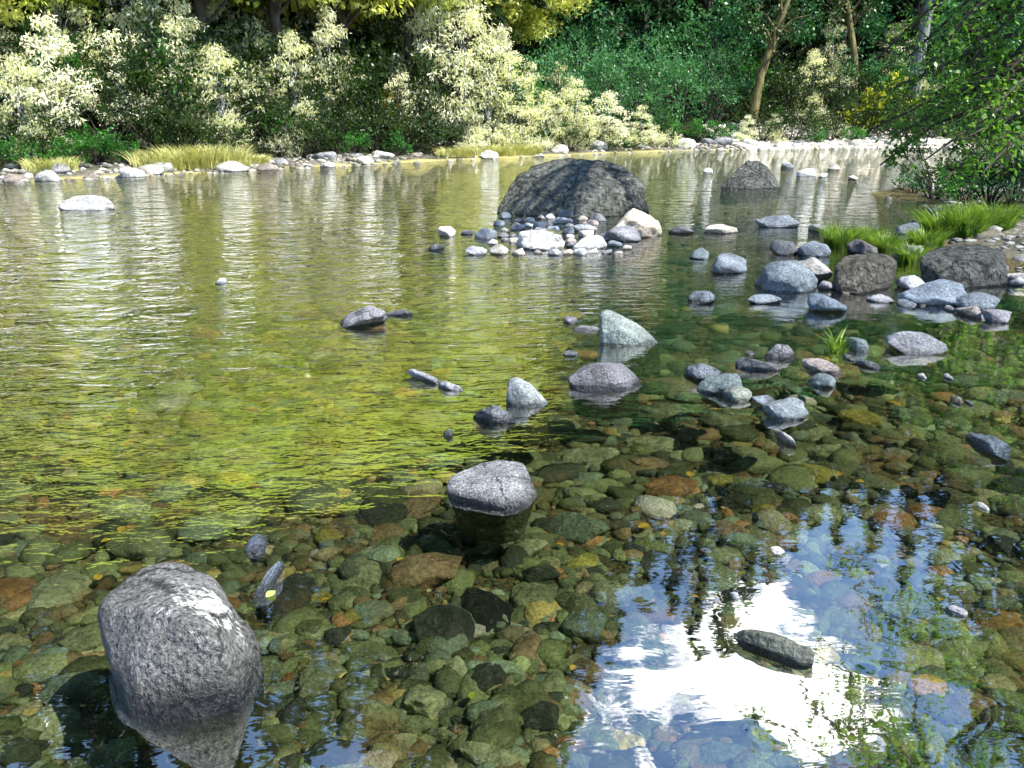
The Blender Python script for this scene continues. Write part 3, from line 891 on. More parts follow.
# --- gravel: countless pebbles of the bed, one object
def build_pebbles(name, n, pix, sizes, sub, seed):
    r = np.random.RandomState(seed)
    V0, F0 = ICO[sub]
    VV, FF, CC = [], [], []
    pal = np.array([(0.10, 0.125, 0.05), (0.15, 0.18, 0.08), (0.035, 0.045, 0.028), (0.12, 0.16, 0.10), (0.16, 0.12, 0.055), (0.06, 0.07, 0.03), (0.08, 0.10, 0.045), (0.20, 0.19, 0.10), (0.26, 0.15, 0.06), (0.32, 0.27, 0.09), (0.4, 0.4, 0.32)])
    pp = np.array([18, 16, 10, 13, 9, 10, 14, 6, 2.5, 2.0, 1.0]); pp = pp / pp.sum()
    u = r.uniform(-60, 1084, n); v = pix[0] + (pix[1] - pix[0]) * r.rand(n) ** pix[2]
    shapes = []
    for k in range(10):
        V = V0.copy()
        for _ in range(5):
            nn = r.normal(size=3); nn /= np.linalg.norm(nn)
            V -= (np.maximum(V @ nn - r.uniform(0.45, 0.8), 0) * 0.9)[:, None] * nn
        V += V * (0.12 * vnoise(V * 2 + k * 5, k))[:, None]
        shapes.append(V)
    P = np.array([at_z(a, b, -0.33) for a, b in zip(u, v)])
    Z = height(P[:, 0], P[:, 1])
    n0 = 0
    for i in range(n):
        x, y = P[i, 0], P[i, 1]
        if Z[i] > 0.3: continue
        rng = math.hypot(y, CAMZ)
        pxs = r.uniform(*sizes) * (1 + (r.rand() < 0.12) * 0.8)
        s = pxs / 2 / FP * rng
        s = min(s, 0.16)
        V = rotz(shapes[i % 10] * (s * r.uniform(0.9, 1.6), s * r.uniform(0.8, 1.3), s * r.uniform(0.4, 0.65)), r.uniform(-0.9, 0.9))
        V = V + (x, y, Z[i] + s * r.uniform(0.0, 0.3))
        VV.append(V); FF.append(F0 + n0); n0 += len(V0)
        c = pal[r.choice(len(pal), p=pp)] * r.uniform(1.0, 2.3)
        if Z[i] > -0.03: c = np.array((0.35, 0.35, 0.34)) * r.uniform(0.5, 1.6)
        CC.append(np.tile(np.append(c, 1), (len(V0), 1)))
    me = mesh_np(name, np.vstack(VV), np.vstack(FF), True, [M_PEB], {'col': ('FLOAT_COLOR', np.vstack(CC))})
    return me


me1 = build_pebbles('river_gravel', 7000, (300, 790, 0.85), (9, 26), 2, 1)
tag(link('river_gravel', me1), 'small olive and orange pebbles covering the riverbed under clear water', 'gravel', kind='stuff')
me2 = build_pebbles('fine_gravel', 9000, (175, 790, 1.0), (4, 10), 1, 2)
tag(link('fine_gravel', me2), 'fine grit and tiny pebbles between the stones of the riverbed', 'gravel', kind='stuff')


def shore_gravel():
    r = np.random.RandomState(4)
    V0, F0 = ICO[1]
    VV, FF, CC = [], [], []; n0 = 0
    for i in range(7000):
        far_ = i > 2800
        p, n = along((0.72 + 0.28 * r.rand() if far_ else r.rand()) * 0.999)
        e = r.uniform(-0.6, 4.0 if far_ else 2.2)
        x, y = p.x + n.x * e, p.y + n.y * e
        z = float(height(np.array([x]), np.array([y]))[0])
        uu, vv = proj((x, y, z))
        if (380 < uu < 690 and r.rand() < 0.85) or (uu < 380 and r.rand() < 0.35): continue
        s = r.uniform(0.04, 0.13)
        if far_: s *= 1.7
        V = rotz(V0 * (s * 1.3, s, s * 0.7), r.uniform(0, 3)) + (x, y, max(z, -0.05) + s * 0.2)
        VV.append(V); FF.append(F0 + n0); n0 += len(V0)
        CC.append(np.tile(np.append(np.array((0.44, 0.42, 0.36)) * r.uniform(0.3, 1.15) * (2.2 if far_ else 1.2), 1), (len(V0), 1)))
    me = mesh_np('shore_gravel', np.vstack(VV), np.vstack(FF), True, [M_PEB], {'col': ('FLOAT_COLOR', np.vstack(CC))})
    tag(link('shore_gravel', me), 'pale sunlit gravel along the far waterline', 'gravel', kind='stuff')


shore_gravel()


# ------------------------------------------------------------------ plants
SUNV = np.array((0.53, -0.31, 0.79))


def leaf_quads(P, D, Ln, W, r, face=0.0):
    """rhombic leaves at P pointing along D"""
    n = len(P)
    D = D / np.linalg.norm(D, axis=1)[:, None]
    A = r.normal(size=(n, 3)) * (1 - face) + SUNV * face * 2.2
    A = A + (face > 0) * np.array((0.0, -0.5, 0.0))
    Sd = np.cross(D, A); Sd /= np.linalg.norm(Sd, axis=1)[:, None] + 1e-9
    Ln = np.broadcast_to(Ln, n)[:, None]; W = np.broadcast_to(W, n)[:, None]
    V = np.empty((n, 4, 3))
    V[:, 0] = P - D * Ln * 0.5
    V[:, 1] = P + Sd * W * 0.5 - D * Ln * 0.05
    V[:, 2] = P + D * Ln * 0.5
    V[:, 3] = P - Sd * W * 0.5 - D * Ln * 0.05
    F = np.arange(n * 4).reshape(n, 4)
    return V.reshape(-1, 3), F


def tube(pts, radii, seg=8):
    V, F = [], []
    pts = [Vector(p) for p in pts]
    for i, p in enumerate(pts):
        t = (pts[min(i + 1, len(pts) - 1)] - pts[max(i - 1, 0)]).normalized()
        a = t.cross(Vector((0.3, 0.9, 0.2))).normalized(); b = t.cross(a)
        for k in range(seg):
            th = 2 * PI * k / seg
            V.append(tuple(p + (a * math.cos(th) + b * math.sin(th)) * radii[i]))
    for i in range(len(pts) - 1):
        for k in range(seg):
            F.append((i * seg + k, i * seg + (k + 1) % seg, (i + 1) * seg + (k + 1) % seg, (i + 1) * seg + k))
    return V, F


class Tubes:
    def __init__(s): s.V = []; s.F = []
    def add(s, pts, radii, seg=7):
        v, f = tube(pts, radii, seg); o = len(s.V)
        s.V += v; s.F += [tuple(i + o for i in q) for q in f]
    def mesh(s, name, mat): return mesh_np(name, s.V, s.F, True, [mat])


def clump_crown(r, centers, radii, per, leaf, droop=0.3, flat=0.75, face=0.0):
    P, D = [], []
    for c, ra in zip(centers, radii):
        n = int(per * (ra ** 2))
        d = r.normal(size=(n, 3)); d /= np.linalg.norm(d, axis=1)[:, None]
        rr = ra * r.rand(n) ** 0.45
        p = d * rr[:, None]; p[:, 2] *= flat
        P.append(p + c)
        dd = d + r.normal(size=(n, 3)) * 0.7; dd[:, 2] -= droop
        D.append(dd)
    P = np.vstack(P); D = np.vstack(D)
    return leaf_quads(P, D, leaf[0] * r.uniform(0.6, 1.3, len(P)), leaf[1] * r.uniform(0.6, 1.3, len(P)), r, face)


def make_shrub(name, mat, seed, w=3.0, h=2.2, nclump=26, per=170, leaf=(0.12, 0.06), label='', cascade=0.0):
    r = np.random.RandomState(seed)
    root = empty(name)
    cs, ras = [], []
    t = Tubes()
    for i in range(nclump):
        a = r.uniform(0, 2 * PI); q = r.rand() ** 0.6
        x = math.cos(a) * q * w / 2; y = math.sin(a) * q * w / 2 * 0.8
        z = h * (0.15 + 0.8 * r.rand() * (1 - 0.55 * q * q)) - cascade * q * h * 0.3
        cs.append(np.array((x, y, max(z, 0.15)))); ras.append(r.uniform(0.22, 0.5) * (w / 3))
        if i % 2 == 0:
            t.add([(x * 0.1, y * 0.1, 0), (x * 0.5, y * 0.5, z * 0.6), (x, y, z)], [0.035, 0.022, 0.008], 5)
    V, F = clump_crown(r, cs, ras, per, leaf, face=0.6 if mat in ('pale', 'green') else 0.2)
    # erect / arching sprays stick out of the outline
    n = 60
    P, D = [], []
    for k in range(n):
        a = r.uniform(0, 2 * PI); b = r.uniform(0.1, 1.2)
        base = cs[r.randint(len(cs))]
        d = np.array((math.cos(a) * math.cos(b), math.sin(a) * math.cos(b), math.sin(b)))
        for m in range(12):
            s_ = 0.1 + m * 0.06 * (w / 3)
            P.append(base + d * s_ + np.array((0, 0, -0.25 * s_ * s_)) + r.normal(size=3) * 0.03); D.append(d + r.normal(size=3) * 0.5)
    V2, F2 = leaf_quads(np.array(P), np.array(D), leaf[0], leaf[1], r)
    V = np.vstack([V, V2]); F = np.vstack([F, F2 + len(V) - len(V2)])
    link('foliage', mesh_np(name + '_foliage', V, F, False, [LEAF[mat]]), root)
    link('stem', t.mesh(name + '_stem', BARK), root)
    return root


def make_broadleaf(name, mat, seed, h=12.0, cw=6.0, base=0.25, nclump=70, per=55, leaf=(0.28, 0.2), bark=BARK, lean=(0, 0), tr=0.22, moss=False):
    r = np.random.RandomState(seed)
    root = empty(name)
    t = Tubes()
    top = Vector((lean[0], lean[1], h * 0.85))
    tp = [Vector((0, 0, -0.3)), Vector((lean[0] * 0.2 + r.uniform(-.2, .2), lean[1] * 0.2, h * 0.3)), Vector((lean[0] * 0.6, lean[1] * 0.6 + r.uniform(-.3, .3), h * 0.6)), top]
    t.add(tp, [tr * 1.2, tr, tr * 0.65, tr * 0.2], 9)
    cs, ras = [], []
    for i in range(nclump):
        f = r.rand()
        zc = h * (base + (1 - base) * f)
        prof = math.sin(PI * min(max((f * 0.92 + 0.08), 0), 1)) ** 0.6
        a = r.uniform(0, 2 * PI); q = (0.35 + 0.65 * r.rand()) * prof * cw / 2
        ax = Vector((lean[0] * zc / h, lean[1] * zc / h, 0))
        p = np.array((math.cos(a) * q + ax.x, math.sin(a) * q + ax.y, zc + r.uniform(-.4, .4)))
        cs.append(p); ras.append(r.uniform(0.5, 1.1) * cw / 6)
        if i % 2 == 0:
            s = Vector((ax.x * 0.8, ax.y * 0.8, max(zc - q * 0.8, h * 0.12)))
            mid = (s + Vector(p)) / 2 + Vector((0, 0, 0.3))
            t.add([s, mid, Vector(p)], [tr * 0.35, tr * 0.2, 0.02], 5)
    V, F = clump_crown(r, cs, ras, per, leaf, 0.5, 0.6, face=0.65 if mat in ('pale', 'gold', 'lime') else 0.2)
    link('crown', mesh_np(name + '_crown', V, F, False, [LEAF[mat]]), root)
    tk = link('trunk', t.mesh(name + '_trunk', bark), root)
    if moss:
        P, D = [], []
        for k in range(10):
            c = np.array(cs[r.randint(len(cs))]); c[2] = r.uniform(2.5, h * 0.4)
            for m in range(160):
                P.append(c + r.normal(size=3) * (0.35, 0.35, 0.1) - (0, 0, r.rand() * 1.4)); D.append(np.array((r.normal() * .15, r.normal() * .15, -1)))
        V, F = leaf_quads(np.array(P), np.array(D), 0.45, 0.07, r)
        link('hanging_moss', mesh_np(name + '_moss', V, F, False, [LEAF['moss']]), tk)
    return root


def make_conifer(name, seed, h=30.0, cw=7.0, base=0.12, n=150, per=46):
    r = np.random.RandomState(seed)
    root = empty(name)
    t = Tubes()
    t.add([(0, 0, -0.5), (0, 0, h * 0.3), (r.uniform(-.2, .2), 0, h * 0.7), (0, 0, h)], [h * 0.014, h * 0.011, h * 0.006, 0.02], 9)
    P, D = [], []
    for i in range(n):
        f = (i + r.rand()) / n
        z = h * (base + (1 - base) * f)
        Lb = cw / 2 * (1 - f) ** 0.8 * r.uniform(0.65, 1.1) + 0.25
        a = i * 2.4 + r.uniform(-.4, .4)
        d = np.array((math.cos(a), math.sin(a), 0))
        sd = np.array((-d[1], d[0], 0))
        if f < 0.6 and i % 2 == 0:
            t.add([(0, 0, z), tuple(d * Lb * 0.6 + (0, 0, z - Lb * 0.12)), tuple(d * Lb + (0, 0, z - Lb * 0.35))], [0.05, 0.03, 0.01], 4)
        m = int(per * (0.35 + Lb / (cw / 2)))
        s = r.rand(m) ** 0.7
        side = r.uniform(-1, 1, m) * (0.35 * Lb * (1.05 - s))
        p = d[None] * (s * Lb)[:, None] + sd[None] * side[:, None]
        p[:, 2] = z - Lb * 0.35 * s ** 1.6 - np.abs(side) * 0.25 + r.normal(size=m) * 0.08
        P.append(p)
        q = np.tile(d, (m, 1)) + sd[None] * (side * 1.5)[:, None] + r.normal(size=(m, 3)) * 0.25; q[:, 2] -= 0.5
        D.append(q)
    P = np.vstack(P); D = np.vstack(D)
    V, F = leaf_quads(P, D, 0.75, 0.22, r)
    link('crown', mesh_np(name + '_crown', V, F, False, [LEAF['needle']]), root)
    link('trunk', t.mesh(name + '_trunk', BARK), root)
    return root


def make_grass(name, mat, seed, w=0.5, h=0.3, n=500, bw=0.012):
    r = np.random.RandomState(seed)
    V, F = [], []
    for i in range(n):
        a = r.uniform(0, 2 * PI); q = r.rand() ** 0.6 * w / 2
        b = np.array((math.cos(a) * q, math.sin(a) * q, 0.0))
        out = np.array((math.cos(a), math.sin(a), 0)) * r.uniform(0.1, 0.8) + r.normal(size=3) * (0.25, 0.25, 0)
        L = h * r.uniform(0.5, 1.15)
        sd = np.array((math.sin(a + r.uniform(-1, 1)), math.cos(a), 0)); sd /= np.linalg.norm(sd)
        o = len(V)
        for m in range(4):
            s = m / 3
            p = b + out * L * 0.75 * s * s + np.array((0, 0, L * (s - 0.28 * s * s)))
            ww = bw * (1 - s * 0.92)
            V += [p - sd * ww, p + sd * ww]
        for m in range(3):
            F.append((o + 2 * m, o + 2 * m + 1, o + 2 * m + 3, o + 2 * m + 2))
    return mesh_np(name, V, F, False, [LEAF[mat]])


def gz(x, y):
    return float(height(np.array([float(x)]), np.array([float(y)]))[0])


def depth_at(u, extra):
    """point on the far bank in the direction of column u, extra metres past the waterline"""
    d = ray(u, 150)
    dx, dy = d[0], d[1]
    ys = np.linspace(14, 75, 600)
    xs = ys * dx / dy
    sd = sdist(xs, ys)
    j = np.where(sd > 0)[0]
    k = j[-1] if len(j) else 0
    Y = ys[k] + extra
    return Y * dx / dy, Y


veg_items = []   # (object, noun phrase) for row labels

# prototypes of the shrubs
SH = {}
SPEC = [('dark', 'dark_shrub', 3.4, 2.6, 30, 260, (0.13, 0.07)), ('green', 'leafy_shrub', 2.6, 2.0, 26, 260, (0.12, 0.08)), ('teal', 'feathery_shrub', 3.2, 3.0, 32, 220, (0.14, 0.05)),
        ('pale', 'sunlit_white_shrub', 3.0, 1.9, 24, 230, (0.13, 0.05)), ('bright', 'yellow_leafed_shrub', 2.4, 2.2, 18, 120, (0.17, 0.12))]
protos = []
for k, (mt, nm, w, h, nc, per, lf) in enumerate(SPEC):
    for vnt in range(2):
        o = make_shrub(nm, mt, 50 + k * 3 + vnt, w, h, nc, per, lf, cascade=0.4 if mt == 'pale' else 0)
        SH[(mt, vnt)] = o
        protos.append(o)
used = set()


def put_shrub(mt, u, extra, sc, desc, up=0.0, rz=None, szz=1.0, cat='shrub', y=None):
    vnt = rnd.randint(0, 1)
    src = SH[(mt, vnt)]
    if src.name in used:
        o = copy_tree(src)
    else:
        o = src; used.add(src.name)
    if y is None:
        x, y = depth_at(u, extra)
    else:
        d = ray(u, 150); x = y * d[0] / d[1]
    o.location = (x, y, gz(x, y) + up - 0.05)
    o.rotation_euler = (0, 0, rnd.uniform(0, 6.28) if rz is None else rz)
    o.scale = (sc, sc, sc * szz)
    veg_items.append((o, desc, cat, u, mt))
    return o


# lower fringe, left to right  (colour, column, metres behind waterline, scale)
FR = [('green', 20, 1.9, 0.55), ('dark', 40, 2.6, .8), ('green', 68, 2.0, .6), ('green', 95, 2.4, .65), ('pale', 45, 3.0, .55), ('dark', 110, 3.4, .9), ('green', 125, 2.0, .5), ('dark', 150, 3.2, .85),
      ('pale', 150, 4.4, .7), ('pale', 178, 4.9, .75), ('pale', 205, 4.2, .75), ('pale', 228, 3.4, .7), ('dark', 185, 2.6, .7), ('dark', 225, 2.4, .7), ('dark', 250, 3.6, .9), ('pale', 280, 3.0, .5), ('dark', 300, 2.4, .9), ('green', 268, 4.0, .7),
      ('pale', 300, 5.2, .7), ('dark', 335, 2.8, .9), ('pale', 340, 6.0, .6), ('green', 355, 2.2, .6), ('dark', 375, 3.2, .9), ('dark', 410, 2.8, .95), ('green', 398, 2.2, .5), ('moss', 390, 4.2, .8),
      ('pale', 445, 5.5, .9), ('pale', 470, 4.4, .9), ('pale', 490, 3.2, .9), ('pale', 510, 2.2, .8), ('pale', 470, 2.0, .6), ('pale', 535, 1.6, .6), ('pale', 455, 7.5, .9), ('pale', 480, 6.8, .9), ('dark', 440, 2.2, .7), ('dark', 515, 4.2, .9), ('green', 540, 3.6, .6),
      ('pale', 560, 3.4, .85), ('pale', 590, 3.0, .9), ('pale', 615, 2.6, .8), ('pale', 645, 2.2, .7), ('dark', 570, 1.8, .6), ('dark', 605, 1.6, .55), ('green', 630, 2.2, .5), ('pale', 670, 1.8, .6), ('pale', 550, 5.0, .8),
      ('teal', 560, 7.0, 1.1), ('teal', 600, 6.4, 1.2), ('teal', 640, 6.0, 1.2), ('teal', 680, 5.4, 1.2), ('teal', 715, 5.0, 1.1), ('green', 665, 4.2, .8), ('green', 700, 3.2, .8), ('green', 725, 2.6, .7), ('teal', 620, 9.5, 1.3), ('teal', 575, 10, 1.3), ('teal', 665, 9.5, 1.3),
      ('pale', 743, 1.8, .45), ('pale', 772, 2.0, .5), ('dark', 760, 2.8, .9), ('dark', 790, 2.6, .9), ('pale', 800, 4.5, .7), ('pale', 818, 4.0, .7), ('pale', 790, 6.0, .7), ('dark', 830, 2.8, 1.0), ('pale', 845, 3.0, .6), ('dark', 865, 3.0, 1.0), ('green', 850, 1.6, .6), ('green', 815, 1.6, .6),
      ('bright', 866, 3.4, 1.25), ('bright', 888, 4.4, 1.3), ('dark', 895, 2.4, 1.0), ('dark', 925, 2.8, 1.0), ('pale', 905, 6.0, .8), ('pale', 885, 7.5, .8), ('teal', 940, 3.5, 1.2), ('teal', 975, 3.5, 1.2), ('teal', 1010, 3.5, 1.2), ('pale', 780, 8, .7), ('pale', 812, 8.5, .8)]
NOUN = {'dark': 'dark green shrub', 'green': 'bright green leafy shrub', 'teal': 'feathery cool green shrub', 'pale': 'sunlight-painted white shrub', 'bright': 'yellow-leafed shrub', 'moss': 'olive mossy shrub'}
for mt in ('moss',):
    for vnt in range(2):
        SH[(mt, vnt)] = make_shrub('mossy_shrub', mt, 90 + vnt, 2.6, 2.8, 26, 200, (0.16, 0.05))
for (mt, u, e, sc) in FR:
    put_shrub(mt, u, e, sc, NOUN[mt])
for (mt, u, v, sc) in [('dark', 935, 186, .5), ('green', 962, 190, .45), ('dark', 990, 196, .5), ('teal', 1015, 200, .5), ('green', 915, 181, .32)]:
    x, y, _ = at_z(u, v, 0.3)
    put_shrub(mt, u, 0, sc, NOUN[mt], y=y)
    veg_items[-1][0].location = (x, y, gz(x, y) - 0.05)
    tag(veg_items[-1][0], {935: 'small dark shrub on the right bank beneath the overhanging tree, above a blue grey stone', 962: 'small leafy green shrub on the right bank, behind the tall grass', 990: 'dark shrub on the right bank, behind the rightmost tall grass tuft', 1015: 'feathery shrub on the right bank at the right frame edge', 915: 'tiny green shrub leftmost on the right bank under the overhanging tree'}[u], 'shrub')
# the thicket climbs the slope behind
for row, (e0, e1, n) in enumerate([(4.0, 5.5, 26), (6.0, 8.0, 30), (8.5, 11.0, 28), (11.5, 14, 20)]):
    for i in range(n):
        u = 5 + i * 1015 / n + rnd.uniform(-14, 14)
        if u < 540: mt = rnd.choice(['dark', 'dark', 'green', 'dark', 'moss'] if row else ['dark', 'green'])
        elif u < 730: mt = rnd.choice(['teal', 'teal', 'green'])
        else: mt = rnd.choice(['dark', 'teal', 'green', 'dark'])
        put_shrub(mt, u, rnd.uniform(e0, e1), rnd.uniform(1.0, 1.5), NOUN[mt], szz=1.15)
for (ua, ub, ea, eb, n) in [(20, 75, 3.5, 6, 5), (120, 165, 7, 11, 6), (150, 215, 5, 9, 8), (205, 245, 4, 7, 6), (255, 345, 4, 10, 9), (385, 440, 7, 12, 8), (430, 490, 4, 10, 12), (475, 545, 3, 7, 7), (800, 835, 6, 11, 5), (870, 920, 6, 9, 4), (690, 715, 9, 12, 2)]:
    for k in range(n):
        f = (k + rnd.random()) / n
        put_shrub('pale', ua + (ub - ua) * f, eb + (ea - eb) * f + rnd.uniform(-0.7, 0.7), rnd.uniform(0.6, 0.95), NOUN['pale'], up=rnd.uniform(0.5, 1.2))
for o in list(SH.values()):
    if o.name not in used:
        for ch in [k for k in bpy.data.objects if k.parent == o]: bpy.data.objects.remove(ch)
        bpy.data.objects.remove(o)

# --- trees
TR = []
wil = [make_broadleaf('willow', 'pale', 360 + k, 4.6, 3.4, 0.10, 54, 250, (0.19, 0.06), BARK_GREY, tr=0.09) for k in range(2)]  # leaves carry the painted sunlit white
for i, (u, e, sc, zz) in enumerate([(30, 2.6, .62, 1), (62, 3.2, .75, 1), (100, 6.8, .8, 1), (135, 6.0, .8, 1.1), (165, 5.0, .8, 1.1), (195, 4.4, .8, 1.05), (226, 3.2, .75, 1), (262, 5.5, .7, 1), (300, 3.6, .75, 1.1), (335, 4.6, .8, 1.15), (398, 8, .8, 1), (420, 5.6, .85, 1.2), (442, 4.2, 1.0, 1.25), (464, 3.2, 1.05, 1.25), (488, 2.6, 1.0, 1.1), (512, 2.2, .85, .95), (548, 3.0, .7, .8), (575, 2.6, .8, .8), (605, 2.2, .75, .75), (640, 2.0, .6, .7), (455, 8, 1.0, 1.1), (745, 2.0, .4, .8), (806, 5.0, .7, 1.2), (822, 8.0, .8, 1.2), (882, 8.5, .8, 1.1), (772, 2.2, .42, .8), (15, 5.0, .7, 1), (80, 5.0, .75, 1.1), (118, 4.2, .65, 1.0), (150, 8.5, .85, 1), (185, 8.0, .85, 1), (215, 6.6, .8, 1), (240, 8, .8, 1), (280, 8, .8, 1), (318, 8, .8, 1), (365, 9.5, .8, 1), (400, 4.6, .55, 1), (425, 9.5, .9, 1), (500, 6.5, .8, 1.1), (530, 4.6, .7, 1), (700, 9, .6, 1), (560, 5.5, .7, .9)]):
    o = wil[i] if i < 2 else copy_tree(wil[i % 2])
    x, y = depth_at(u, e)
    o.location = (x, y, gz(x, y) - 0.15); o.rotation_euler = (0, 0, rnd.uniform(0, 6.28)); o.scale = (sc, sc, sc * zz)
    veg_items.append((o, 'sunlight-painted white willow bush', 'willow', u, 'pale'))
gold = make_broadleaf('maple_tree', 'gold', 301, 12.5, 8.5, 0.40, 110, 110, (0.28, 0.22), BARK)
lime = make_broadleaf('lime_green_tree', 'lime', 305, 13, 8.5, 0.38, 110, 110, (0.28, 0.22), BARK)
dark = make_broadleaf('alder_tree', 'teal', 309, 15, 7.0, 0.2, 90, 60, (0.26, 0.18))
con = [make_conifer('conifer_tree', 320, 32, 9), make_conifer('conifer_tree', 321, 26, 7.5)]
tused = set()


def put_tree(src, x, y, sc, desc, cat='tree', rz=None, szz=1.0):
    if src.name in tused: o = copy_tree(src)
    else: o = src; tused.add(src.name)
    o.location = (x, y, gz(x, y) - 0.2); o.rotation_euler = (0, 0, rnd.uniform(0, 6.28) if rz is None else rz); o.scale = (sc, sc, sc * szz)
    u, v = proj((x, y, 2))
    TR.append((o, desc, cat, float(u)))
    return o


for (u, e, k, sc) in [(-420, 4, 'g', 1.0), (-300, 4, 'l', 1.0), (-210, 4, 'g', 1.0), (-120, 3.5, 'g', 1.0), (-20, 4.5, 'g', .95), (60, 5.5, 'l', 0.9), (130, 6.5, 'g', 1.0), (215, 5.5, 'l', .95), (285, 5.5, 'g', 0.95), (350, 6, 'g', .9), (410, 6, 'l', 1.0), (470, 7, 'g', 0.95), (520, 8.5, 'g', 0.7), (95, 8.5, 'g', 0.9), (250, 8.5, 'g', 0.95), (320, 9, 'l', .95), (380, 8.5, 'g', .95), (440, 9.5, 'g', 1.0), (495, 9, 'l', .85), (20, 7.5, 'l', .9), (175, 9, 'l', .95)]:
    x, y = depth_at(u, e)
    if u < 250: sc *= 0.62 + 0.38 * max(u, -50) / 250
    put_tree(gold if k == 'g' else lime, x, y, sc, 'golden sunlit maple' if k == 'g' else 'lime green maple')
for (u, e, sc) in [(575, 9, 0.9), (640, 9, .9), (700, 9, 0.95), (765, 9, .85), (830, 9, .9), (900, 9, .9), (960, 8, .9), (1040, 8, 1.0)]:
    x, y = depth_at(u, e)
    put_tree(dark, x, y, sc, 'cool green alder')
for i, (u, e, sc) in enumerate([(-180, 8, 1.0), (-90, 11, 1.05), (-10, 9, 1.0), (50, 12, 1.05), (110, 9, 1.0), (170, 13, 1.1), (235, 11, 1.1), (300, 12, 1.1), (350, 9.5, 1.1), (400, 12, 1.2), (450, 10, 1.2), (500, 12, 1.3), (545, 14, 1.25), (-420, 9, 1.0), (-350, 9, 1.1), (-260, 9, 1.0), (-300, 13, 1.2), (20, 20, 1.2), (140, 21, 1.2), (260, 22, 1.2), (380, 21, 1.2), (470, 22, 1.25)]):
    x, y = depth_at(u, e)
    put_tree(con[i % 2], x, y, sc, 'tall dark conifer')

def put_conifer_to(u, v, extra):
    """a conifer on the far slope whose tip stands at a given bearing and height angle"""
    d = ray(u, v)
    x, y = depth_at(512 + (d[0] / d[1]) * ray(0, 150)[1] * FP, extra)
    g = gz(x, y)
    H = math.hypot(x, y) * (-d[2]) / math.hypot(d[0], d[1]) - g - 1.0
    k = 0 if H > 27 else 1
    base_h = (32, 26)[k]
    sc = H / base_h
    put_tree(con[k], x, y, max(sc, 0.92) * 1.0, 'tall dark conifer', szz=sc / max(sc, 0.92))


for (u, v) in [(400, 830), (425, 820), (450, 830), (470, 815), (490, 830), (505, 810), (520, 820), (528, 800), (535, 800), (548, 790), (566, 745), (590, 690), (612, 640), (642, 598), (668, 606), (694, 640), (720, 648), (744, 612), (768, 582), (790, 548), (812, 528), (836, 540), (868, 560), (902, 578), (934, 606), (956, 650), (978, 700), (1000, 760), (1025, 800)]:
    put_conifer_to(u, v, rnd.uniform(11, 15))
for i in range(30):
    u = 556 + i * 16.5
    put_conifer_to(u, rnd.uniform(498, 518) + (0 if u > 640 else 70), rnd.uniform(16, 20))

# trees whose bare trunks show at the top right
lt = make_broadleaf('leaning_tree', 'dark', 340, 12, 5, 0.45, 40, 40, (0.26, 0.18), BARK_MOSS, lean=(2.6, 0), tr=0.24)
x, y = depth_at(747, 3.5); lt.location = (x, y, gz(x, y) - 0.2); TR.append((lt, 'leaning mossy trunk tree', 'tree', 747)); tag(lt, 'tree with a thin leaning yellowish trunk above the sunlit-white far shrubs', 'tree')
gt = make_broadleaf('grey_trunk_tree', 'teal', 344, 14, 5, 0.5, 40, 40, (0.26, 0.18), BARK_GREY, lean=(0.8, 0), tr=0.36)
x, y = depth_at(905, 5.0); gt.location = (x, y, gz(x, y) - 0.2); TR.append((gt, 'x', 'tree', 905)); tag(gt, 'tree with a thick smooth grey trunk at the upper right', 'tree')
gt2 = copy_tree(lt); x, y = depth_at(850, 5.5); gt2.location = (x, y, gz(x, y) - 0.2); gt2.rotation_euler = (0, 0, 2.9); gt2.scale = (.8, .8, 1); TR.append((gt2, 'x', 'tree', 850)); tag(gt2, 'slim brown trunk tree left of the thick grey trunk', 'tree')


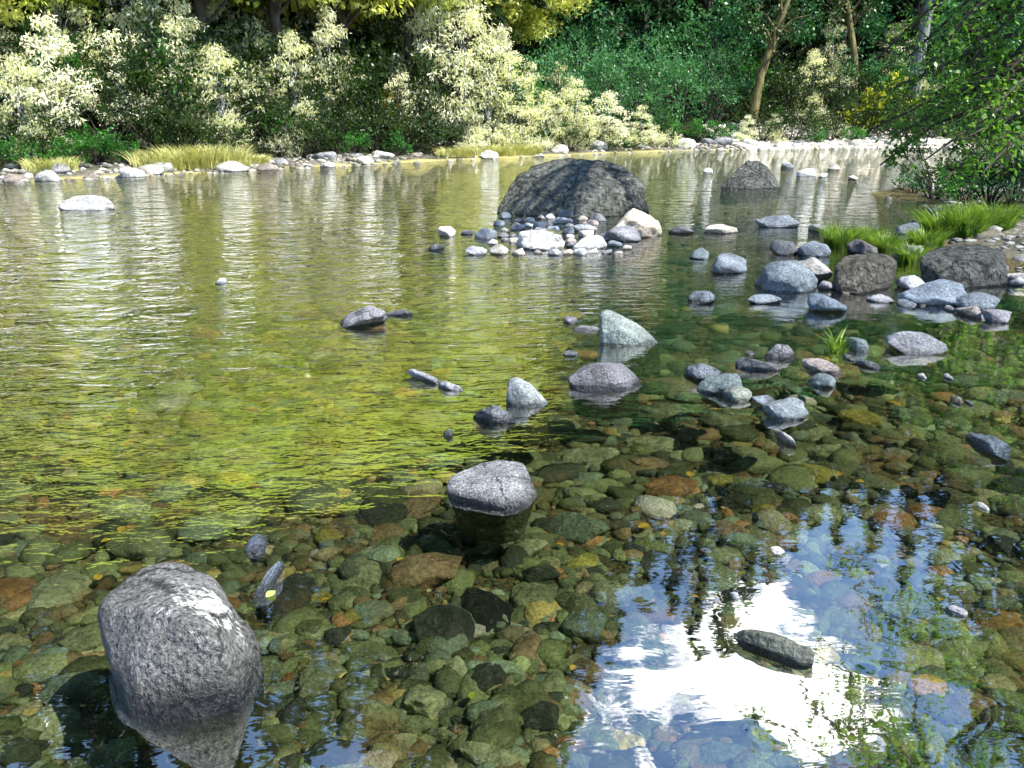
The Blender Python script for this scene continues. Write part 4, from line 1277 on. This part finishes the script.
# --- the tree on the right bank: its boughs hang into the picture and over the water
def build_near_tree():
    r = np.random.RandomState(77)
    root = empty('overhanging_tree', (11.2, 14.0, gz(11.2, 14.0) - 0.1))
    B = np.array(root.location)
    t = Tubes()
    trunk = [np.array((0, 0, -0.3)), np.array((-0.4, -0.2, 2.5)), np.array((-1.2, -0.5, 5.0)), np.array((-2.2, -0.8, 7.5)), np.array((-3.2, -1.0, 9.8))]
    t.add(trunk, [0.30, 0.25, 0.2, 0.14, 0.04], 10)
    P, D = [], []

    def bough(a, tip, sag, nl, spread, tw=1.0):
        a = np.array(a, float); tip = np.array(tip, float) - B
        pts = []
        for k in range(7):
            s = k / 6
            p = a * (1 - s) + tip * s + np.array((0, 0, sag * 4 * s * (1 - s)))
            if 0 < k < 6: p = p + r.normal(size=3) * 0.08
            pts.append(p)
        t.add(pts, [0.07 * (1 - k / 6.5) * tw + 0.008 for k in range(7)], 6)
        for k in range(int(nl)):
            s = 0.25 + 0.75 * r.rand() ** 0.8
            j = min(int(s * 6), 5); f = s * 6 - j
            p = pts[j] * (1 - f) + pts[j + 1] * f
            d = r.normal(size=3); d[2] *= 0.5; d /= np.linalg.norm(d)
            L = spread * r.uniform(0.3, 1.0)
            q0 = p; q1 = p + d * L + np.array((0, 0, -0.3 * L))
            t.add([q0, (q0 + q1) / 2 + (0, 0, .04), q1], [0.010, 0.007, 0.003], 4)
            for m in range(13):
                g = 0.15 + 0.85 * m / 12
                P.append(q0 * (1 - g) + q1 * g + r.normal(size=3) * 0.055 * (1 + spread)); D.append(d * 0.5 + r.normal(size=3) * 0.6 - (0, 0, 0.4))

    # low boughs visible at the right of the picture
    for (u, v, Y, nl, sp) in [(885, 92, 15, 30, .55), (905, 60, 15, 34, .6), (930, 110, 14, 36, .6), (895, 135, 14.5, 36, .5), (925, 160, 13, 34, .5), (960, 140, 12.5, 40, .6), (960, 75, 14, 40, .7), (990, 110, 12.5, 40, .7), (985, 170, 12, 32, .5), (880, 165, 15, 24, .45), (945, 180, 12.5, 26, .42), (985, 40, 14, 40, .7), (940, 35, 15, 36, .6), (1010, 70, 13, 40, .7), (905, 110, 16, 34, .6), (970, 110, 15, 40, .7), (870, 130, 16, 26, .5), (875, 60, 17, 24, .5), (915, 85, 14, 36, .6), (950, 150, 15, 40, .6), (1000, 140, 13, 40, .6)]:
        tip = at_y(u, v, Y)
        bough(trunk[1 if v > 90 else 2] * 0.98, tip, 0.5, nl, sp)
    # high boughs over the water (they mirror in the pool)
    for (u, v, Y, nl, sp) in [(835, 548, 11, 16, .5), (862, 575, 11, 22, .55), (895, 590, 11.5, 24, .6), (925, 610, 12, 24, .6), (850, 610, 10.5, 22, .5), (885, 635, 11, 26, .6), (815, 640, 10, 16, .45), (845, 665, 10, 24, .5), (880, 690, 10.5, 28, .6), (820, 700, 9.5, 22, .5), (790, 665, 9.5, 12, .4), (860, 730, 9.5, 26, .55), (730, 700, 9, 8, .35), (910, 660, 12, 26, .6), (760, 745, 8.5, 10, .4)]:
        q = at_y(u, v, Y)
        bough(trunk[3] if v < 640 else trunk[4], (q[0], Y, -q[2]), 0.5, nl, sp, 0.7)
    for (x, y, z) in [(8.5, 13, 6.5), (9.5, 12, 7.5), (10.5, 13, 8), (9, 14, 9), (11.5, 12, 7), (10, 11.5, 9.5), (8.2, 12.5, 10), (11, 14, 10.5), (12.5, 13, 9), (12, 11, 8.5), (9.4, 10.8, 8), (10.4, 12.6, 6)]:
        bough(trunk[3], (x, y, z), 0.3, 46, .9)
    V, F = leaf_quads(np.array(P), np.array(D), 0.095 * r.uniform(0.5, 1.4, len(P)), 0.058 * r.uniform(0.5, 1.4, len(P)), r)
    lm = leaf_material('alder_leaf', (0.04, 0.15, 0.02), (0.24, 0.45, 0.06), 4.0, 0.45)
    link('foliage', mesh_np('near_foliage', V, F, False, [lm]), root)
    link('trunk', t.mesh('near_trunk', BARK), root)
    tag(root, 'broad-leaved tree on the right bank with boughs hanging in at the upper right', 'tree')


build_near_tree()

# trees on the right bank further along and behind
for (x, y, sc) in [(21, 28, 0.7), (25, 35, 0.8), (30, 40, 0.9), (19, 20, 0.8)]:
    put_tree(dark, x, y, sc, 'cool green alder')


# --- grasses
def grass_at(u, v, name, mat, w, h, n, seed, label, cat='grass tuft', group=None, z=None, bw=0.012):
    x, y, _ = at_z(u, v, 0.05)
    zz = max(gz(x, y), 0.0)
    x, y, _ = at_z(u, v, zz)
    if group: w *= 0.78; h *= 1.25
    o = link(name, make_grass(name, mat, seed, w, h, n, bw), None, (x, y, zz - 0.01))
    tag(o, label, cat, group)
    return o


GT = [(840, 247, .50, .30, 500, 'bright green grass tuft left of the brown triangular bank stone'),
      (866, 243, .40, .24, 350, 'small grass tuft just behind the brown triangular bank stone'),
      (885, 252, .45, .26, 420, 'grass tuft right of the brown triangular bank stone, above the brown boulder'),
      (912, 262, .38, .22, 300, 'low grass tuft between the round brown boulder and the broad dark one'),
      (925, 247, .50, .26, 380, 'grass tuft touching the left end of the broad dark bank boulder'),
      (940, 238, .60, .42, 520, 'tall lush grass tuft at the left of the thick grass on the right bank'),
      (965, 236, .62, .46, 520, 'tall lush grass tuft in the middle of the thick grass on the right bank'),
      (992, 232, .62, .44, 520, 'tall lush grass tuft at the right frame edge on the bank')]
for i, (u, v, w, h, n, lb) in enumerate(GT):
    grass_at(u, v, 'grass_tuft', 'grass', w, h, n, 400 + i, lb, group='grass tufts on the right bank')
grass_at(838, 352, 'grass_tuft', 'grass', .12, .22, 40, 430, 'sparse thin reeds in the water left of the teal stone', group=None)
for i, (u, e, w, h, lb) in enumerate([(48, 1.4, 1.4, .5, 'first pale grass clump at the left edge of the far shore'), (165, 1.2, 2.0, .75, 'pale straw grass clump left in the row above the far shore stones'), (195, 1.1, 2.2, .9, 'largest pale straw grass clump above the far shore stones'), (222, 1.3, 1.8, .8, 'pale straw grass clump right in the row above the far shore stones'), (248, 1.6, 1.4, .4, 'low pale grass clump at the right end of the straw grass row'),
                                      (490, 1.2, 2.2, .6, 'pale yellow grass at the foot of the cascading sunlit-white shrubs'), (520, 1.2, 2.0, .6, 'pale yellow grass right of the foot of the cascading sunlit-white shrubs'), (455, 1.3, 1.6, .5, 'pale yellow grass left of the foot of the cascading sunlit-white shrubs')]):
    x, y = depth_at(u, e)
    o = link('grass_clump', make_grass('grass_clump', 'straw', 450 + i, w, h, 900, 0.02), None, (x, y, gz(x, y) - 0.02))
    tag(o, lb, 'grass clump', 'pale grass clumps on the far bank')

# --- fallen leaves on and under the water
lm = leaf_material('fallen_leaf', (0.55, 0.30, 0.03), (0.75, 0.6, 0.08), 30, 0.2)
lm2 = leaf_material('fresh_fallen_leaf', (0.35, 0.5, 0.08), (0.55, 0.7, 0.2), 30, 0.2)


def leaf_mesh(seed, mat):
    r = np.random.RandomState(seed)
    V, F = [], []
    n = 9
    for i in range(n):
        s = i / (n - 1); w = 0.42 * math.sin(PI * s) ** 0.8 * (1 - 0.25 * s)
        zc = 0.10 * math.sin(PI * s) + r.normal() * 0.01
        V += [(s - 0.5, -w, zc + 0.10), (s - 0.5, 0, zc), (s - 0.5, w, zc + 0.10)]
    for i in range(n - 1):
        F += [(3 * i, 3 * i + 1, 3 * i + 4, 3 * i + 3), (3 * i + 1, 3 * i + 2, 3 * i + 5, 3 * i + 4)]
    return mesh_np('fallen_leaf', V, F, True, [mat])


lmesh = [leaf_mesh(1, lm), leaf_mesh(2, lm), leaf_mesh(3, lm2)]
LV = [(271, 595, 12, 2, 'yellow-green'), (400, 560, 9, 0, 'orange'), (122, 530, 12, 0, 'orange'), (106, 541, 9, 0, 'yellow'), (473, 697, 13, 2, 'yellow-green'), (690, 475, 11, 0, 'orange'), (716, 598, 13, 0, 'yellow'), (695, 597, 8, 1, 'yellow'),
      (895, 405, 14, 1, 'yellow'), (840, 475, 10, 0, 'yellow'), (860, 482, 9, 0, 'orange'), (160, 445, 9, 0, 'yellow'), (130, 412, 14, 0, 'orange'), (43, 425, 14, 1, 'orange'), (560, 545, 9, 0, 'orange'), (644, 527, 12, 1, 'orange'),
      (663, 534, 8, 0, 'yellow'), (520, 380, 12, 1, 'orange'), (502, 392, 9, 0, 'orange'), (325, 600, 8, 0, 'yellow'), (98, 578, 12, 0, 'yellow'), (573, 668, 9, 1, 'yellow'), (940, 600, 9, 0, 'orange'), (945, 690, 9, 1, 'yellow')]
for i, (u, v, w, k, cw) in enumerate(LV):
    p0 = at_z(u, v, -0.3); z = gz(p0[0], p0[1]) + 0.03 if i else 0.0
    x, y, z = at_z(u, v, z + 0.035 if i else 0.004)
    s = w / FP * math.hypot(y, CAMZ)
    o = link('fallen_leaf', lmesh[k], None, (x, y, z)); o.scale = (s, s, s); o.rotation_euler = (0.1, -0.1, rnd.uniform(0, 6))
    stones.append(dict(o=o, u=u, v=v, cw=cw, noun='fallen leaf', state='', land=None, label=None, group='fallen leaves in the water', cat='leaf'))

# ------------------------------------------------------------------ labels
ORD = ['nearest', 'second nearest', 'third nearest', 'fourth nearest', 'fifth nearest', 'sixth nearest', 'seventh nearest', 'eighth nearest', 'ninth nearest', 'tenth nearest', 'eleventh nearest', 'twelfth nearest', 'thirteenth nearest', 'fourteenth nearest']
lands = [(s['land'], s['u'], s['v']) for s in stones if s['land']]
lands += [('pale straw grass clump', 195, 152), ('cascading sunlit-white shrubs', 490, 152), ('cobble bar', 555, 240), ('sky reflection tip', 805, 535)]
grp = {}
for s in stones:
    if s['label']: continue
    far = s['noun'] == 'shore stone'
    cand = [l for l in lands if l[0] != s['land'] and (not far or l[0] not in ('cobble bar', 'sky reflection tip'))]
    l = min(cand, key=lambda q: math.hypot(q[1] - s['u'], (q[2] - s['v']) * 1.3))
    du, dv = s['u'] - l[1], s['v'] - l[2]
    if abs(du) > abs(dv) * 0.9: dr = 'right of' if du > 0 else 'left of'
    else: dr = 'in front of' if dv > 0 else 'behind'
    s['key'] = (s['cw'], s['noun'], dr, l[0]); s['dist'] = math.hypot(du, dv)
    grp.setdefault(s['key'], []).append(s)
for key, ss in grp.items():
    ss.sort(key=lambda s: s['dist'])
    cw, noun, dr, ln = key
    for i, s in enumerate(ss):
        s['label'] = f"{cw} {noun} {dr} the {ln}" if len(ss) == 1 else f"{ORD[i]} {cw} {noun} {dr} the {ln}"
for s in stones:
    tag(s['o'], s['label'], s['cat'], s['group'])

NUM = ['first', 'second', 'third', 'fourth', 'fifth', 'sixth', 'seventh', 'eighth', 'ninth', 'tenth', 'eleventh', 'twelfth', 'thirteenth', 'fourteenth', 'fifteenth', 'sixteenth', 'seventeenth', 'eighteenth', 'nineteenth', 'twentieth', 'twenty-first', 'twenty-second', 'twenty-third', 'twenty-fourth', 'twenty-fifth', 'twenty-sixth', 'twenty-seventh', 'twenty-eighth', 'twenty-ninth', 'thirtieth'] + ['thirty-%s' % k for k in ('first', 'second', 'third', 'fourth', 'fifth', 'sixth', 'seventh', 'eighth', 'ninth')] + ['fortieth'] + ['forty-%s' % k for k in ('first', 'second', 'third', 'fourth', 'fifth', 'sixth', 'seventh', 'eighth', 'ninth')]
BL = [('left edge of the picture', 10), ('low white left stone', 86), ('straw grass row', 195), ('lone left pyramid stone', 363), ('cascading sunlit-white shrubs', 470), ('largest dark boulder', 575), ('leaning yellowish trunk', 752), ('pointed far boulder', 700), ('slim brown trunk', 850), ('thick grey trunk', 915), ('right edge of the picture', 1010)]
byk = {}
for it in [t for t in veg_items + TR if 'label' not in t[0]]:
    o, d, cat = it[0], it[1], it[2]
    u, v = proj(np.array(o.location)); u = float(u)
    l = min(BL, key=lambda q: abs(q[1] - u))
    side = 'left of' if u < l[1] else 'right of'
    z = o.location.z
    if cat == 'tree': where = 'behind the far bank'
    else: where = 'at the foot of the far bank' if z < 0.55 else 'halfway up the far bank' if z < 2.4 else 'high on the far bank'
    byk.setdefault((d, where, side, l[0], cat), []).append((abs(u - l[1]), len(byk), o))
OR2 = ['nearest'] + [k + ' nearest' for k in NUM[1:]]
for (d, where, side, ln, cat), its in byk.items():
    its.sort(key=lambda q: (q[0], q[1]))
    sd_ = 'left' if side == 'left of' else 'right'
    for i, it in enumerate(its):
        pre = '' if len(its) == 1 else OR2[i] + ' '
        short = {'at the foot of the far bank': 'at waterline', 'halfway up the far bank': 'halfway upslope', 'high on the far bank': 'high upslope', 'behind the far bank': 'behind the bank'}[where]
        tag(it[2], f"{pre}{d} {short}, {sd_} of the {ln}", cat, d + ('s behind the far bank' if cat == 'tree' else 's on the far bank'))

# ------------------------------------------------------------------ light
SUN_EL, SUN_AZ = math.radians(52), math.radians(120)      # azimuth measured from +Y (view direction) towards +X
sd = Vector((math.sin(SUN_AZ) * math.cos(SUN_EL), math.cos(SUN_AZ) * math.cos(SUN_EL), math.sin(SUN_EL)))
sl = bpy.data.lights.new('sun', 'SUN'); sl.energy = 5.0; sl.angle = math.radians(0.5); sl.color = (1, 0.95, 0.85)
so = bpy.data.objects.new('sun', sl); COL.objects.link(so); so.rotation_euler = (-sd).to_track_quat('-Z', 'Y').to_euler(); so.location = (10, 0, 30)

w = bpy.data.worlds.new('World'); S.world = w; w.use_nodes = True
nt = w.node_tree; nt.nodes.clear()
sky = nt.nodes.new('ShaderNodeTexSky'); sky.sky_type = 'NISHITA'; sky.sun_disc = False; sky.sun_elevation = SUN_EL; sky.sun_rotation = SUN_AZ; sky.dust_density = 0.1; sky.ozone_density = 4.0
bg = nt.nodes.new('ShaderNodeBackground'); bg.inputs[1].default_value = 0.15
nt.links.new(sky.outputs[0], bg.inputs[0])
tc = nt.nodes.new('ShaderNodeTexCoord')
mp = nt.nodes.new('ShaderNodeMapping'); mp.inputs['Location'].default_value = (0.35, 0.1, 0.0); mp.inputs['Scale'].default_value = (1, 1, 1.5)
nt.links.new(tc.outputs['Generated'], mp.inputs[0])
cn = noise(nt, mp.outputs[0], 9.0, 8, 0.62, 0.5)
tot = mathn(nt, 'MULTIPLY', mathn(nt, 'SUBTRACT', cn, 0.52), 3.0)
# cumulus banks, each at its own bearing in the sky
for (cu, cv, rad) in [(640, 672, 0.085), (752, 612, 0.06), (770, 690, 0.07), (845, 725, 0.07)]:
    d = Vector(ray(cu, cv)); d.z = -d.z; d.normalize()
    vm = nt.nodes.new('ShaderNodeVectorMath'); vm.operation = 'DISTANCE'; nt.links.new(tc.outputs['Generated'], vm.inputs[0]); vm.inputs[1].default_value = d
    g_ = nt.nodes.new('ShaderNodeMapRange'); g_.inputs[1].default_value = rad * 1.5; g_.inputs[2].default_value = rad * 0.2; g_.inputs[3].default_value = 0; g_.inputs[4].default_value = 0.72
    nt.links.new(vm.outputs['Value'], g_.inputs[0])
    tot = mathn(nt, 'ADD', tot, g_.outputs[0])
cm = ramp(nt, tot, [(0.42, 0.0), (0.50, 0.25), (0.62, 0.7), (0.75, 1.0)])
bg2 = nt.nodes.new('ShaderNodeBackground'); bg2.inputs[0].default_value = (1.0, 0.99, 0.97, 1); bg2.inputs[1].default_value = 2.4
mx = nt.nodes.new('ShaderNodeMixShader'); nt.links.new(cm, mx.inputs[0]); nt.links.new(bg.outputs[0], mx.inputs[1]); nt.links.new(bg2.outputs[0], mx.inputs[2])
ow = nt.nodes.new('ShaderNodeOutputWorld'); nt.links.new(mx.outputs[0], ow.inputs[0])

# ------------------------------------------------------------------ render settings
S.view_settings.view_transform = 'Standard'
S.view_settings.look = 'None'
S.view_settings.gamma = 1
S.view_settings.exposure = 0.98
S.render.engine = 'CYCLES'
cy = S.cycles
cy.max_bounces = 4; cy.diffuse_bounces = 1; cy.glossy_bounces = 2; cy.transmission_bounces = 3; cy.transparent_max_bounces = 8
cy.caustics_reflective = False; cy.caustics_refractive = False
cy.sample_clamp_indirect = 6
cy.use_adaptive_sampling = True; cy.adaptive_threshold = 0.04
cy.use_denoising = True
try: cy.denoiser = 'OPENIMAGEDENOISE'
except Exception: pass
print('stones', len(stones), 'shrubs', len(veg_items), 'trees', len(TR))
